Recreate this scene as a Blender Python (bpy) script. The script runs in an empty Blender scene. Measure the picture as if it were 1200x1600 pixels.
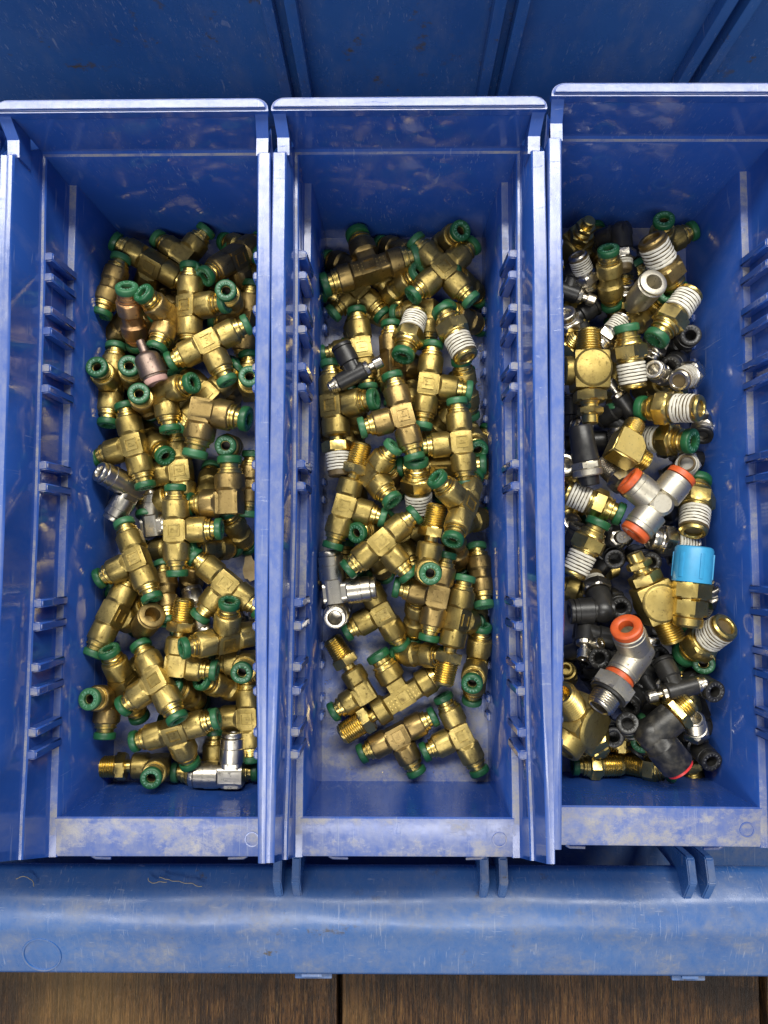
import bpy, bmesh, math, random
from mathutils import Vector, Matrix, Euler

# ------------------------------------------------------------------ camera, light, exposure
MM = 0.001
scene = bpy.context.scene
COL = scene.collection

cam_data = bpy.data.cameras.new("camera")
cam = bpy.data.objects.new("camera", cam_data)
COL.objects.link(cam)
cam_data.sensor_fit = 'VERTICAL'
cam_data.sensor_height = 36.0
cam_data.lens = 1150.0 / 1600.0 * 36.0
cam_data.clip_start = 0.005
cam_data.clip_end = 20.0
cam.location = (0, 0, 0.372)
cam.rotation_euler = (math.radians(3.5), math.radians(0.55), 0)
scene.camera = cam

world = bpy.data.worlds.new("World")
scene.world = world
world.use_nodes = True
bgn = world.node_tree.nodes["Background"]
bgn.inputs[0].default_value = (0.80, 0.88, 1.0, 1)
bgn.inputs[1].default_value = 0.29

def area_light(name, loc, target, sx, sy, watt, col):
    d = bpy.data.lights.new(name, 'AREA')
    d.shape = 'RECTANGLE'; d.size = sx; d.size_y = sy
    d.energy = watt; d.color = col
    o = bpy.data.objects.new(name, d)
    COL.objects.link(o)
    o.location = loc
    o.rotation_euler = (Vector(target) - Vector(loc)).to_track_quat('-Z', 'Y').to_euler()
    return o
# shop tube lamp above and behind the rack, and an added fill lamp in front
area_light("ceiling_lamp", (0.0, 0.70, 1.15), (0.0, 0.0, 0.02), 1.50, 0.26, 28.5, (1.0, 0.97, 0.90))
area_light("fill_lamp", (-0.25, -0.60, 1.45), (0.0, 0.05, 0.02), 1.30, 0.25, 13.5, (1.0, 0.97, 0.93))

scene.view_settings.view_transform = 'Standard'
scene.view_settings.look = 'None'
scene.view_settings.exposure = 0.0
scene.view_settings.gamma = 1.0
scene.view_settings.use_curve_mapping = False
scene.render.engine = 'CYCLES'
scene.cycles.max_bounces = 8
scene.cycles.glossy_bounces = 5
scene.cycles.diffuse_bounces = 4
scene.cycles.use_denoising = True
scene.cycles.sample_clamp_indirect = 6.0
scene.cycles.caustics_reflective = False
scene.cycles.caustics_refractive = False

# ------------------------------------------------------------------ materials
def new_mat(name):
    m = bpy.data.materials.new(name); m.use_nodes = True
    nt = m.node_tree; b = nt.nodes["Principled BSDF"]
    return m, nt, b
def N(nt, t, **kw):
    n = nt.nodes.new(t)
    for k, v in kw.items():
        if k.startswith('i_'): n.inputs[int(k[2:])].default_value = v
        else: setattr(n, k, v)
    return n
def L(nt, a, b): nt.links.new(a, b)
def noise(nt, vec, scale, detail=3.0, rough=0.55, dist=0.0):
    n = nt.nodes.new('ShaderNodeTexNoise')
    n.inputs['Scale'].default_value = scale; n.inputs['Detail'].default_value = detail
    n.inputs['Roughness'].default_value = rough; n.inputs['Distortion'].default_value = dist
    L(nt, vec, n.inputs['Vector']); return n.outputs['Fac']
def ramp(nt, fac, lo, hi):
    n = nt.nodes.new('ShaderNodeMapRange'); n.interpolation_type = 'SMOOTHSTEP'
    n.inputs['From Min'].default_value = lo; n.inputs['From Max'].default_value = hi
    L(nt, fac, n.inputs['Value']); return n.outputs['Result']
def math_(nt, op, a, b=None, clamp=False):
    n = nt.nodes.new('ShaderNodeMath'); n.operation = op; n.use_clamp = clamp
    for i, v in enumerate((a, b)):
        if v is None: continue
        if isinstance(v, (int, float)): n.inputs[i].default_value = v
        else: L(nt, v, n.inputs[i])
    return n.outputs[0]
def mixc(nt, fac, a, b):
    n = nt.nodes.new('ShaderNodeMix'); n.data_type = 'RGBA'
    if isinstance(fac, (int, float)): n.inputs['Factor'].default_value = fac
    else: L(nt, fac, n.inputs['Factor'])
    for key, v in ((6, a), (7, b)):
        if isinstance(v, tuple): n.inputs[key].default_value = (*v, 1)
        else: L(nt, v, n.inputs[key])
    return n.outputs[2]
def coords(nt):
    tc = nt.nodes.new('ShaderNodeTexCoord'); oi = nt.nodes.new('ShaderNodeObjectInfo')
    cmb = nt.nodes.new('ShaderNodeCombineXYZ')
    for i in range(3):
        L(nt, math_(nt, 'MULTIPLY', oi.outputs['Random'], 3.1 + 1.7 * i), cmb.inputs[i])
    ad = nt.nodes.new('ShaderNodeVectorMath'); ad.operation = 'ADD'
    L(nt, tc.outputs['Object'], ad.inputs[0]); L(nt, cmb.outputs[0], ad.inputs[1])
    return ad.outputs[0], oi.outputs['Random']
def scaled(nt, vec, s):
    n = nt.nodes.new('ShaderNodeVectorMath'); n.operation = 'MULTIPLY'
    n.inputs[1].default_value = s; L(nt, vec, n.inputs[0]); return n.outputs[0]
def bump(nt, b, height, strength, dist):
    n = nt.nodes.new('ShaderNodeBump'); n.inputs['Strength'].default_value = strength
    n.inputs['Distance'].default_value = dist
    L(nt, height, n.inputs['Height']); L(nt, n.outputs[0], b.inputs['Normal'])

def plastic(name, base, light, rough, haze, dirt=(0.36, 0.33, 0.27), patch=(0.50, 0.58), thick=0.8, ztop=None, film=0.06, grime=0.0, scratch=0.30):
    """worn moulded plastic: long scratches, a thin grey film and thicker tan dust on what faces up"""
    m, nt, b = new_mat(name)
    v, rnd = coords(nt)
    blot = noise(nt, v, 12, 3, 0.6)
    fine = noise(nt, v, 3000, 2, 0.6)
    scr = noise(nt, scaled(nt, v, (1500, 34, 300)), 1.0, 2, 0.5, 0.5)
    scr2 = noise(nt, scaled(nt, v, (160, 1300, 60)), 1.0, 2, 0.5, 0.7)
    wear = math_(nt, 'MULTIPLY', ramp(nt, scr, 0.62, 0.70), ramp(nt, noise(nt, v, 45, 3, 0.6), 0.42, 0.60))
    wear2 = math_(nt, 'MULTIPLY', ramp(nt, scr2, 0.66, 0.73), ramp(nt, noise(nt, v, 31, 2), 0.48, 0.62))
    allw = math_(nt, 'ADD', wear, wear2, True)
    col = mixc(nt, ramp(nt, blot, 0.3, 0.7), base, light)
    col = mixc(nt, math_(nt, 'MULTIPLY', allw, scratch), col, (0.30, 0.36, 0.52))
    geo = nt.nodes.new('ShaderNodeNewGeometry'); sep = nt.nodes.new('ShaderNodeSeparateXYZ')
    L(nt, geo.outputs['Normal'], sep.inputs[0])
    up = ramp(nt, sep.outputs[2], 0.60, 0.97)
    # thin film: nearly even, a little finer structure
    f1 = ramp(nt, noise(nt, scaled(nt, v, (260, 130, 200)), 1.0, 5, 0.7), 0.25, 0.75)
    thin = math_(nt, 'MULTIPLY', up, math_(nt, 'MULTIPLY', math_(nt, 'ADD', math_(nt, 'MULTIPLY', f1, 0.6), 0.4), haze))
    # thick dust: ragged patches with grain
    pt = ramp(nt, noise(nt, scaled(nt, v, (34, 46, 40)), 1.0, 8, 0.70, 0.1), patch[0], patch[1])
    pt = math_(nt, 'MULTIPLY', pt, math_(nt, 'ADD', math_(nt, 'MULTIPLY', ramp(nt, noise(nt, v, 240, 5, 0.7), 0.36, 0.60), 0.65), 0.35))
    grain = ramp(nt, fine, 0.28, 0.60)
    tk = math_(nt, 'MULTIPLY', math_(nt, 'MULTIPLY', up, pt), math_(nt, 'MULTIPLY', math_(nt, 'ADD', math_(nt, 'MULTIPLY', grain, 0.5), 0.5), thick))
    if ztop is not None:
        tc = nt.nodes.new('ShaderNodeTexCoord'); sz = nt.nodes.new('ShaderNodeSeparateXYZ'); L(nt, tc.outputs['Object'], sz.inputs[0])
        tk = math_(nt, 'MULTIPLY', tk, math_(nt, 'LESS_THAN', sz.outputs[2], ztop))
    side = math_(nt, 'MULTIPLY', ramp(nt, noise(nt, scaled(nt, v, (60, 60, 25)), 1.0, 6, 0.7), 0.45, 0.75), film)
    col = mixc(nt, math_(nt, 'ADD', thin, side, True), col, (0.34, 0.335, 0.325))
    col = mixc(nt, tk, col, mixc(nt, ramp(nt, noise(nt, v, 90, 3), 0.4, 0.65), dirt, tuple(c * 1.2 for c in dirt)))
    if grime:
        gm = math_(nt, 'MULTIPLY', ramp(nt, noise(nt, v, 70, 6, 0.7), 0.60, 0.68), ramp(nt, noise(nt, v, 9, 2), 0.45, 0.62))
        col = mixc(nt, math_(nt, 'MULTIPLY', gm, grime), col, (0.11, 0.085, 0.045))
    L(nt, col, b.inputs['Base Color'])
    dmask = math_(nt, 'ADD', thin, tk, True)
    r = math_(nt, 'ADD', math_(nt, 'MULTIPLY', dmask, 0.40), rough, True)
    r = math_(nt, 'ADD', r, math_(nt, 'MULTIPLY', ramp(nt, noise(nt, v, 75, 4, 0.65), 0.4, 0.75), 0.12), True)
    L(nt, r, b.inputs['Roughness'])
    h = math_(nt, 'ADD', math_(nt, 'MULTIPLY', noise(nt, v, 160, 3), 0.6), math_(nt, 'ADD', math_(nt, 'MULTIPLY', allw, 0.3), math_(nt, 'MULTIPLY', math_(nt, 'MULTIPLY', tk, fine), 0.9)))
    bump(nt, b, h, 0.25, 0.0004)
    return m

def metal(name, base, tarn, rough, bumps, bscale=1400, dirt=0.0, var=0.25):
    m, nt, b = new_mat(name)
    v, rnd = coords(nt)
    big = noise(nt, v, 140, 4, 0.6)
    fine = noise(nt, v, bscale, 3, 0.65)
    f = math_(nt, 'ADD', math_(nt, 'MULTIPLY', ramp(nt, big, 0.35, 0.72), 0.65), math_(nt, 'MULTIPLY', rnd, var), True)
    col = mixc(nt, f, base, tarn)
    spots = ramp(nt, noise(nt, v, 700, 2, 0.5), 0.60, 0.72)
    col = mixc(nt, math_(nt, 'MULTIPLY', spots, 0.55), col, tuple(c * 0.32 for c in tarn))
    if dirt:
        col = mixc(nt, math_(nt, 'MULTIPLY', ramp(nt, noise(nt, v, 260, 4, 0.7), 0.5, 0.72), dirt), col, (0.10, 0.065, 0.03))
    L(nt, col, b.inputs['Base Color'])
    b.inputs['Metallic'].default_value = 1.0
    r = math_(nt, 'ADD', math_(nt, 'MULTIPLY', big, 0.22), math_(nt, 'ADD', math_(nt, 'MULTIPLY', spots, 0.2), rough - 0.1), True)
    L(nt, r, b.inputs['Roughness'])
    bump(nt, b, math_(nt, 'ADD', fine, math_(nt, 'MULTIPLY', big, 0.25)), bumps, 0.00022)
    return m

def simple(name, base, dark, rough, bumps=0.2, scale=500, spec=0.5, faded=None):
    m, nt, b = new_mat(name)
    v, rnd = coords(nt)
    n1 = noise(nt, v, scale, 4, 0.65)
    col = mixc(nt, math_(nt, 'ADD', math_(nt, 'MULTIPLY', ramp(nt, n1, 0.4, 0.75), 0.6), math_(nt, 'MULTIPLY', rnd, 0.3), True), base, dark)
    if faded:
        col = mixc(nt, ramp(nt, rnd, 0.55, 1.0), col, faded)
        col = mixc(nt, math_(nt, 'MULTIPLY', ramp(nt, noise(nt, v, 900, 3, 0.7), 0.58, 0.70), 0.5), col, tuple(c * 0.35 + 0.03 for c in base))
    L(nt, col, b.inputs['Base Color'])
    r = math_(nt, 'ADD', math_(nt, 'MULTIPLY', n1, 0.25), rough - 0.12, True)
    L(nt, r, b.inputs['Roughness'])
    b.inputs['Specular IOR Level'].default_value = spec
    bump(nt, b, noise(nt, v, scale * 3, 3), bumps, 0.00015)
    return m

def wood_mat():
    m, nt, b = new_mat("worn_bench_wood")
    v, rnd = coords(nt)
    g = noise(nt, scaled(nt, v, (260, 11, 40)), 1.0, 6, 0.72, 1.2)
    g2 = noise(nt, scaled(nt, v, (1500, 50, 200)), 1.0, 3, 0.65, 0.4)
    pore = noise(nt, scaled(nt, v, (2600, 160, 300)), 1.0, 2, 0.5)
    st = noise(nt, v, 16, 5, 0.65, 0.6)
    tone = noise(nt, v, 6, 2)
    col = mixc(nt, ramp(nt, g, 0.38, 0.62), (0.018, 0.008, 0.003), (0.105, 0.048, 0.015))
    col = mixc(nt, math_(nt, 'MULTIPLY', ramp(nt, g2, 0.52, 0.68), 0.6), col, (0.23, 0.122, 0.038))
    col = mixc(nt, math_(nt, 'MULTIPLY', ramp(nt, pore, 0.54, 0.62), 0.9), col, (0.012, 0.006, 0.003))
    col = mixc(nt, math_(nt, 'MULTIPLY', ramp(nt, st, 0.46, 0.60), 0.75), col, (0.020, 0.012, 0.007))
    col = mixc(nt, math_(nt, 'MULTIPLY', ramp(nt, tone, 0.48, 0.70), 0.35), col, (0.40, 0.24, 0.075))
    L(nt, col, b.inputs['Base Color'])
    b.inputs['Roughness'].default_value = 0.5
    bump(nt, b, math_(nt, 'ADD', g, math_(nt, 'ADD', math_(nt, 'MULTIPLY', g2, 0.5), math_(nt, 'MULTIPLY', pore, -0.4))), 0.8, 0.0014)
    return m

MAT = {
    'bin': plastic("blue_bin_plastic", (0.021, 0.078, 0.345), (0.027, 0.096, 0.40), 0.06, 0.42, dirt=(0.35, 0.325, 0.275), ztop=0.09, patch=(0.44, 0.58), thick=0.80, film=0.11),
    'rack': plastic("blue_rack_plastic", (0.028, 0.108, 0.335), (0.037, 0.135, 0.385), 0.21, 0.20, dirt=(0.29, 0.265, 0.215), patch=(0.42, 0.72), thick=0.58, film=0.16, grime=0.9, scratch=0.55),
    'brass': metal("cast_brass", (0.53, 0.405, 0.14), (0.31, 0.232, 0.073), 0.45, 0.30, bscale=2200, dirt=0.45, var=0.75),
    'brassdark': metal("tarnished_brass", (0.38, 0.27, 0.105), (0.24, 0.17, 0.062), 0.44, 0.28, bscale=2200, dirt=0.35),
    'brassm': metal("machined_brass", (0.72, 0.55, 0.185), (0.50, 0.365, 0.105), 0.31, 0.12, bscale=700, dirt=0.22),
    'copper': metal("coppery_brass", (0.68, 0.42, 0.20), (0.52, 0.29, 0.13), 0.40, 0.2),
    'brown': metal("brown_metal", (0.30, 0.22, 0.18), (0.20, 0.15, 0.12), 0.45, 0.3),
    'nickel': metal("satin_nickel", (0.60, 0.56, 0.46), (0.44, 0.40, 0.31), 0.46, 0.22, dirt=0.2),
    'chrome': metal("bright_nickel", (0.60, 0.56, 0.48), (0.42, 0.385, 0.31), 0.29, 0.10, bscale=900, dirt=0.15),
    'green': simple("green_collar_plastic", (0.014, 0.098, 0.033), (0.009, 0.060, 0.021), 0.42, faded=(0.038, 0.150, 0.062)),
    'greenprint': simple("pale_green_print", (0.26, 0.50, 0.36), (0.18, 0.40, 0.27), 0.6),
    'orange': simple("orange_collar_plastic", (0.58, 0.095, 0.018), (0.38, 0.055, 0.012), 0.45, faded=(0.5, 0.12, 0.035)),
    'red': simple("red_collar_plastic", (0.60, 0.035, 0.03), (0.4, 0.02, 0.02), 0.4),
    'pink': simple("pink_tinted_end", (0.60, 0.36, 0.30), (0.45, 0.27, 0.22), 0.5),
    'black': simple("black_composite", (0.012, 0.012, 0.012), (0.030, 0.028, 0.024), 0.38, 0.3, 300),
    'scuff': simple("scuffed_black", (0.010, 0.010, 0.010), (0.085, 0.075, 0.055), 0.40, 0.6, 230),
    'greyprint': simple("grey_print", (0.30, 0.30, 0.29), (0.2, 0.2, 0.19), 0.6),
    'tape': simple("white_thread_tape", (0.74, 0.71, 0.60), (0.50, 0.45, 0.33), 0.62, 0.35, 420),
    'grime': simple("groove_grime_shade", (0.10, 0.070, 0.030), (0.17, 0.12, 0.05), 0.5),  # groove dirt plus painted shade between the tape ridges
    'grit': metal("brass_grit", (0.60, 0.48, 0.24), (0.30, 0.24, 0.14), 0.45, 0.2),
    'lint': simple("tan_lint", (0.42, 0.36, 0.26), (0.3, 0.25, 0.17), 0.8),
    'cyan': simple("light_blue_cap", (0.040, 0.29, 0.52), (0.03, 0.22, 0.42), 0.42, 0.15, 300),
    'cream': simple("cream_knob", (0.62, 0.58, 0.42), (0.45, 0.41, 0.28), 0.4),
    'chip': simple("tan_chip", (0.62, 0.46, 0.22), (0.40, 0.27, 0.11), 0.8, 0.8, 300),
    'bore': simple("bore_shade", (0.020, 0.012, 0.006), (0.05, 0.03, 0.012), 0.5),  # shade inside the holes, painted as a dark brown
    'wood': wood_mat(),
}

# ------------------------------------------------------------------ mesh helpers (millimetres in, metres out)
class MB:
    def __init__(self): self.v = []; self.f = []
    def add(self, vs, fs, M=None):
        o = len(self.v)
        self.v += [tuple((M @ Vector(p)) if M is not None else p) for p in vs]
        self.f += [tuple(i + o for i in q) for q in fs]
        return self
    def lathe(self, prof, seg=24, M=None):
        """revolve around +X; profile rows (x, r[, flats, k, phase]): a row with flats is clipped to that many flats"""
        vs, fs, rows = [], [], []
        for row in prof:
            x, r = row[0], row[1]
            if r < 1e-6:
                rows.append([len(vs)]); vs.append((x, 0, 0)); continue
            idx = []
            for i in range(seg):
                a = 2 * math.pi * i / seg
                rr = r
                if len(row) > 2 and row[2]:
                    n, k = row[2], row[3]
                    ph = row[4] if len(row) > 4 else 0.0
                    w = 2 * math.pi / n
                    t = (a - ph + w / 2) % w - w / 2
                    rr = min(r, r * k / math.cos(t))
                idx.append(len(vs)); vs.append((x, rr * math.cos(a), rr * math.sin(a)))
            rows.append(idx)
        for a, b in zip(rows[:-1], rows[1:]):
            if len(a) == 1 and len(b) == 1: continue
            for i in range(seg):
                j = (i + 1) % seg
                if len(a) == 1: fs.append((a[0], b[j], b[i]))
                elif len(b) == 1: fs.append((a[i], a[j], b[0]))
                else: fs.append((a[i], a[j], b[j], b[i]))
        fs = [tuple(reversed(q)) for q in fs]
        return self.add(vs, fs, M)
    def box(self, x0, x1, y0, y1, z0, z1, M=None, c=0.0):
        if c <= 0:
            vs = [(x, y, z) for z in (z0, z1) for y in (y0, y1) for x in (x0, x1)]
            fs = [(0, 2, 3, 1), (4, 5, 7, 6), (0, 1, 5, 4), (2, 6, 7, 3), (1, 3, 7, 5), (0, 4, 6, 2)]
            return self.add(vs, fs, M)
        bm = bmesh.new()
        bmesh.ops.create_cube(bm, size=1.0)
        for q in bm.verts:
            q.co = ((x0 + x1) / 2 + q.co.x * (x1 - x0), (y0 + y1) / 2 + q.co.y * (y1 - y0), (z0 + z1) / 2 + q.co.z * (z1 - z0))
        bmesh.ops.bevel(bm, geom=list(bm.edges), offset=c, segments=2, affect='EDGES', profile=0.6)
        bm.verts.index_update()
        vs = [tuple(q.co) for q in bm.verts]; fs = [tuple(q.index for q in f.verts) for f in bm.faces]
        bm.free()
        return self.add(vs, fs, M)
    def prism(self, poly, a, b, axis='x', M=None):
        """extrude a closed polygon (pairs) from a to b along an axis; counter-clockwise seen from +axis"""
        n = len(poly)
        def P(u, w, t): return {'x': (t, u, w), 'y': (w, t, u), 'z': (u, w, t)}[axis]
        vs = [P(u, w, a) for u, w in poly] + [P(u, w, b) for u, w in poly]
        fs = [tuple(reversed(range(n))), tuple(range(n, 2 * n))]
        for i in range(n):
            j = (i + 1) % n
            fs.append((i, j, n + j, n + i))
        return self.add(vs, fs, M)
    def tube(self, pts, r, seg=10):
        pts = [Vector(p) for p in pts]
        vs, fs = [], []
        for i, p in enumerate(pts):
            d = (pts[min(i + 1, len(pts) - 1)] - pts[max(i - 1, 0)]).normalized()
            up = Vector((0, 0, 1)) if abs(d.z) < 0.9 else Vector((1, 0, 0))
            u = d.cross(up).normalized(); w = u.cross(d)
            rr = r[i] if isinstance(r, (list, tuple)) else r
            for k in range(seg):
                a = 2 * math.pi * k / seg
                vs.append(tuple(p + u * (rr * math.cos(a)) + w * (rr * math.sin(a))))
        for i in range(len(pts) - 1):
            for k in range(seg):
                j = (k + 1) % seg
                fs.append((i * seg + k, i * seg + j, (i + 1) * seg + j, (i + 1) * seg + k))
        fs.append(tuple(reversed(range(seg)))); fs.append(tuple((len(pts) - 1) * seg + k for k in range(seg)))
        return self.add(vs, fs)
    def mesh(self, name, mat, smooth=38):
        me = bpy.data.meshes.new(name)
        me.from_pydata([(x * MM, y * MM, z * MM) for x, y, z in self.v], [], self.f)
        me.update()
        bm = bmesh.new(); bm.from_mesh(me)
        bmesh.ops.recalc_face_normals(bm, faces=bm.faces)
        bm.to_mesh(me); bm.free()
        if smooth:
            me.polygons.foreach_set('use_smooth', [True] * len(me.polygons))
            me.set_sharp_from_angle(angle=math.radians(smooth))
        me.materials.append(MAT[mat])
        me.update()
        return me

def link(name, me, parent=None, M=None):
    o = bpy.data.objects.new(name, me)
    COL.objects.link(o)
    if parent is not None: o.parent = parent
    if M is not None: o.matrix_local = M
    return o
def tag(o, label=None, cat=None, group=None, kind=None):
    if label: o['label'] = label
    if cat: o['category'] = cat
    if group: o['group'] = group
    if kind: o['kind'] = kind
    return o
def empty(name, loc=(0, 0, 0)):
    o = bpy.data.objects.new(name, None); COL.objects.link(o)
    o.location = [c * MM for c in loc]; o.empty_display_size = 0.01
    return o
def copy_tree(o, parent=None):
    c = o.copy(); COL.objects.link(c); c.parent = parent
    for ch in list(o.children): copy_tree(ch, c)
    return c
def Tm(x=0, y=0, z=0): return Matrix.Translation((x, y, z))
def lerp(a, b, t): return a + (b - a) * t
def interp(tab, y):
    tab = sorted(tab)
    if y <= tab[0][0]: return tab[0][1]
    for (a, va), (b, vb) in zip(tab[:-1], tab[1:]):
        if y <= b: return lerp(va, vb, (y - a) / (b - a))
    return tab[-1][1]

_glyphs = {}
def glyph(ch):
    """flat outline of one character, unit em, as (verts, faces)"""
    if ch in _glyphs: return _glyphs[ch]
    cu = bpy.data.curves.new("glyph", 'FONT'); cu.body = ch; cu.resolution_u = 2; cu.align_x = 'CENTER'
    ob = bpy.data.objects.new("glyph", cu); COL.objects.link(ob)
    dg = bpy.context.evaluated_depsgraph_get()
    me = bpy.data.meshes.new_from_object(ob.evaluated_get(dg))
    vs = [tuple(v.co) for v in me.vertices]; fs = [tuple(p.vertices) for p in me.polygons]
    bpy.data.objects.remove(ob); bpy.data.curves.remove(cu); bpy.data.meshes.remove(me)
    _glyphs[ch] = (vs, fs)
    return _glyphs[ch]

# ------------------------------------------------------------------ the setting: bench planks
bench = tag(empty("workbench", (0, 0, -84)), "dark worn wooden workbench under the blue rack", None, None, 'structure')
for i, (x0, x1, dz) in enumerate(((-300, -31.5, 0.0), (-28.5, 212.5, -0.8), (216, 460, 0.6))):
    m = MB().box(x0, x1, -420, 320, -16 + dz, 14 + dz, c=1.5)
    link("plank", m.mesh("plank", 'wood', 30), bench)

link("plank", MB().box(-290, 440, -410, 300, -34, -19, c=1.5).mesh("plank", 'wood', 30), bench)

# ------------------------------------------------------------------ the blue rack that carries the bins
rack = tag(empty("bin_rack", (0, 0, -30)), "blue plastic rack holding the bins, with dusty front rail and ribbed back panel", "rack")
RX0, RX1 = -330, 330
link("floor_panel", MB().box(RX0, RX1, -192, 245.2, -36, -32).mesh("floor_panel", 'rack', 0), rack)
bp = MB().prism([(245.6, -36.2), (248, -32), (249, 0.5), (251.6, 180), (255, 180), (253, -36.2)], RX0, RX1, 'x')
link("back_panel", bp.mesh("back_panel", 'rack', 0), rack)
prof = [(-160.5, 6.0), (-157.0, 15.2), (-156.8, 17.4), (-158.6, 19.6), (-164.6, 24.4), (-167.6, 26.6), (-170.5, 28.6), (-175.5, 29.7), (-179.0, 30.2), (-182.0, 30.1), (-184.6, 29.3), (-187.0, 28.0),
        (-196.0, 24.6), (-206.6, 21.6), (-208.2, 20.6), (-208.8, 18.6), (-207.6, 17.2), (-200, 18.5), (-186, 22), (-172, 20), (-164, 14)]
fr = MB()
xs = [RX0 + (RX1 - RX0) * i / 120 for i in range(121)]
rr = random.Random(5)
vs, fs = [], []
for i, x in enumerate(xs):
    for y, z in prof:
        w = 0.25 * math.sin(x * 0.05 + y * 0.2) + 0.12 * math.sin(x * 0.17 + 1.3 + y * 0.11)
        vs.append((x, y + w * 0.6, z + (w if z > 15 else 0)))
n = len(prof)
for i in range(len(xs) - 1):
    for k in range(n):
        j = (k + 1) % n
        fs.append((i * n + k, i * n + j, (i + 1) * n + j, (i + 1) * n + k))
fs.append(tuple(range(n))); fs.append(tuple((len(xs) - 1) * n + k for k in range(n)))
fr.add(vs, fs)
rail = link("front_rail", fr.mesh("front_rail", 'rack', 50), rack)
rib_poly = [(-149, -31.8), (-146, 31.0), (-147, 32.2), (-157.0, 35.0), (-158.4, 34.6), (-167.4, 27.6), (-169.6, 25.0), (-163, 18), (-158.4, 10), (-156, -31.8)]
m_rib = MB().prism([(y, z) for y, z in rib_poly], -2.1, 2.1, 'x')
bmr = bmesh.new(); me_rib = m_rib.mesh("guide_rib", 'rack', 0)
bmr.from_mesh(me_rib); bmesh.ops.bevel(bmr, geom=list(bmr.edges), offset=0.0006, segments=2, affect='EDGES'); bmr.to_mesh(me_rib); bmr.free()
m_rib2 = MB().box(-2.7, 2.7, 241.5, 250, -0.2, 178, c=0.8).mesh("guide_rib", 'rack', 40)
for xc in (-51, 50, 150.5):
    for dx in (-4.6, 4.6):
        link("guide_rib", me_rib, rack, Tm((xc + dx) * MM, 0, 0))
for xc in (-49.5, 53.5, 154.5):
    for dx in (-5.2, 5.2):
        sh = Matrix.Identity(4); sh[0][3] = (xc + dx) * MM; sh[1][2] = 0.020
        link("guide_rib", m_rib2, rack, sh)
for xc, w in ((-39.5, 19), (150, 17)):
    t = MB().box(xc - w / 2, xc + w / 2, -213.5, -204, 12, 15.5, c=0.8)
    t.box(xc - w / 2 + 4, xc + w / 2 - 5, -210.5, -206, 15, 19)
    link("tab", t.mesh("tab", 'rack', 40), rail)
for bx in (-196.4, -94.7, 6.6, 107.9):
    for dx in (-36, 36):
        link("runner", MB().box(bx + dx - 3, bx + dx + 3, -119, 160, -31.8, 3.2, c=0.6).mesh("runner", 'rack', 40), rack)
link("light_stop_skirt", MB().box(RX0, RX1, -195.2, -192.2, -36, 18.5).mesh("light_stop_skirt", 'rack', 0), rack)  # unseen wall added to stop light leaking in under the rail
link("shade_bar", MB().box(RX0, RX1, -118.6, -112, -31.9, 2.6, c=0.6).mesh("shade_bar", 'rack', 40), rack)  # unseen bar added to block light and keep the front gap dark
ringm = MB().lathe([(0, 8.6), (0.55, 8.9), (0.55, 9.7), (0, 10.0), (-0.6, 10.0), (-0.6, 8.6), (0, 8.6)], 40, Tm(0, 0, 0) @ Matrix.Rotation(math.radians(-90), 4, 'Y'))
rm = link("moulded_ring", ringm.mesh("moulded_ring", 'rack', 40), rail)
rm.location = (-174 * MM, -197.6 * MM, 24.3 * MM); rm.rotation_euler = (math.radians(17), 0, 0)

# ------------------------------------------------------------------ the bins
RIMI = [(150, 45.6), (110, 45.4), (16, 45.3), (-70, 47.0), (-106, 47.9)]
L1T = [(162, 44.4), (112, 43.8), (17, 44.0), (-76, 45.6), (-115, 46.8)]
L2T = [(158, 40.4), (20, 41.2), (-106, 42.4)]
FLT = [(161, 39.0), (-108, 40.1)]
def side_section(y):
    hr, h1, h2, hf = interp(RIMI, y), interp(L1T, y), interp(L2T, y), interp(FLT, y)
    ho = interp([(160, 50.6), (0, 50.6), (-70, 50.6), (-106, 50.7)], y)
    rz = 108.0 + interp([(150, 0), (60, -0.25), (0, -0.5), (-106, 0)], y)
    return [(hf, 8.6), (hf + 0.02, 12), (h2, 63.2), (h2 + 0.5, 64.0), (h2 + 3.3, 64.25), (h2 + 3.6, 65.0), (h1 - 0.7, 85.4), (h1 - 0.2, 86.0), (h1 + 0.8, 86.1), (h1 + 1.0, 87.0),
            (hr - 0.1, rz - 1.0), (hr + 0.5, rz - 0.2), (hr + 1.2, rz), ((hr + ho) / 2 - 0.3, rz - 0.15), ((hr + ho) / 2 + 0.3, rz - 0.15), (ho - 0.45, rz), (ho - 0.1, rz - 0.3), (ho, rz - 0.9), (ho, 100), (ho - 1.5, 99.4),
            (h1 + 3.0, 96), (h1 + 2.6, 84.5), (h2 + 5.6, 62.2), (h2 + 2.4, 60.5), (hf + 2.2, 8), (hf + 2.2, -26.5), (hf, -26.5)]
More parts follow.
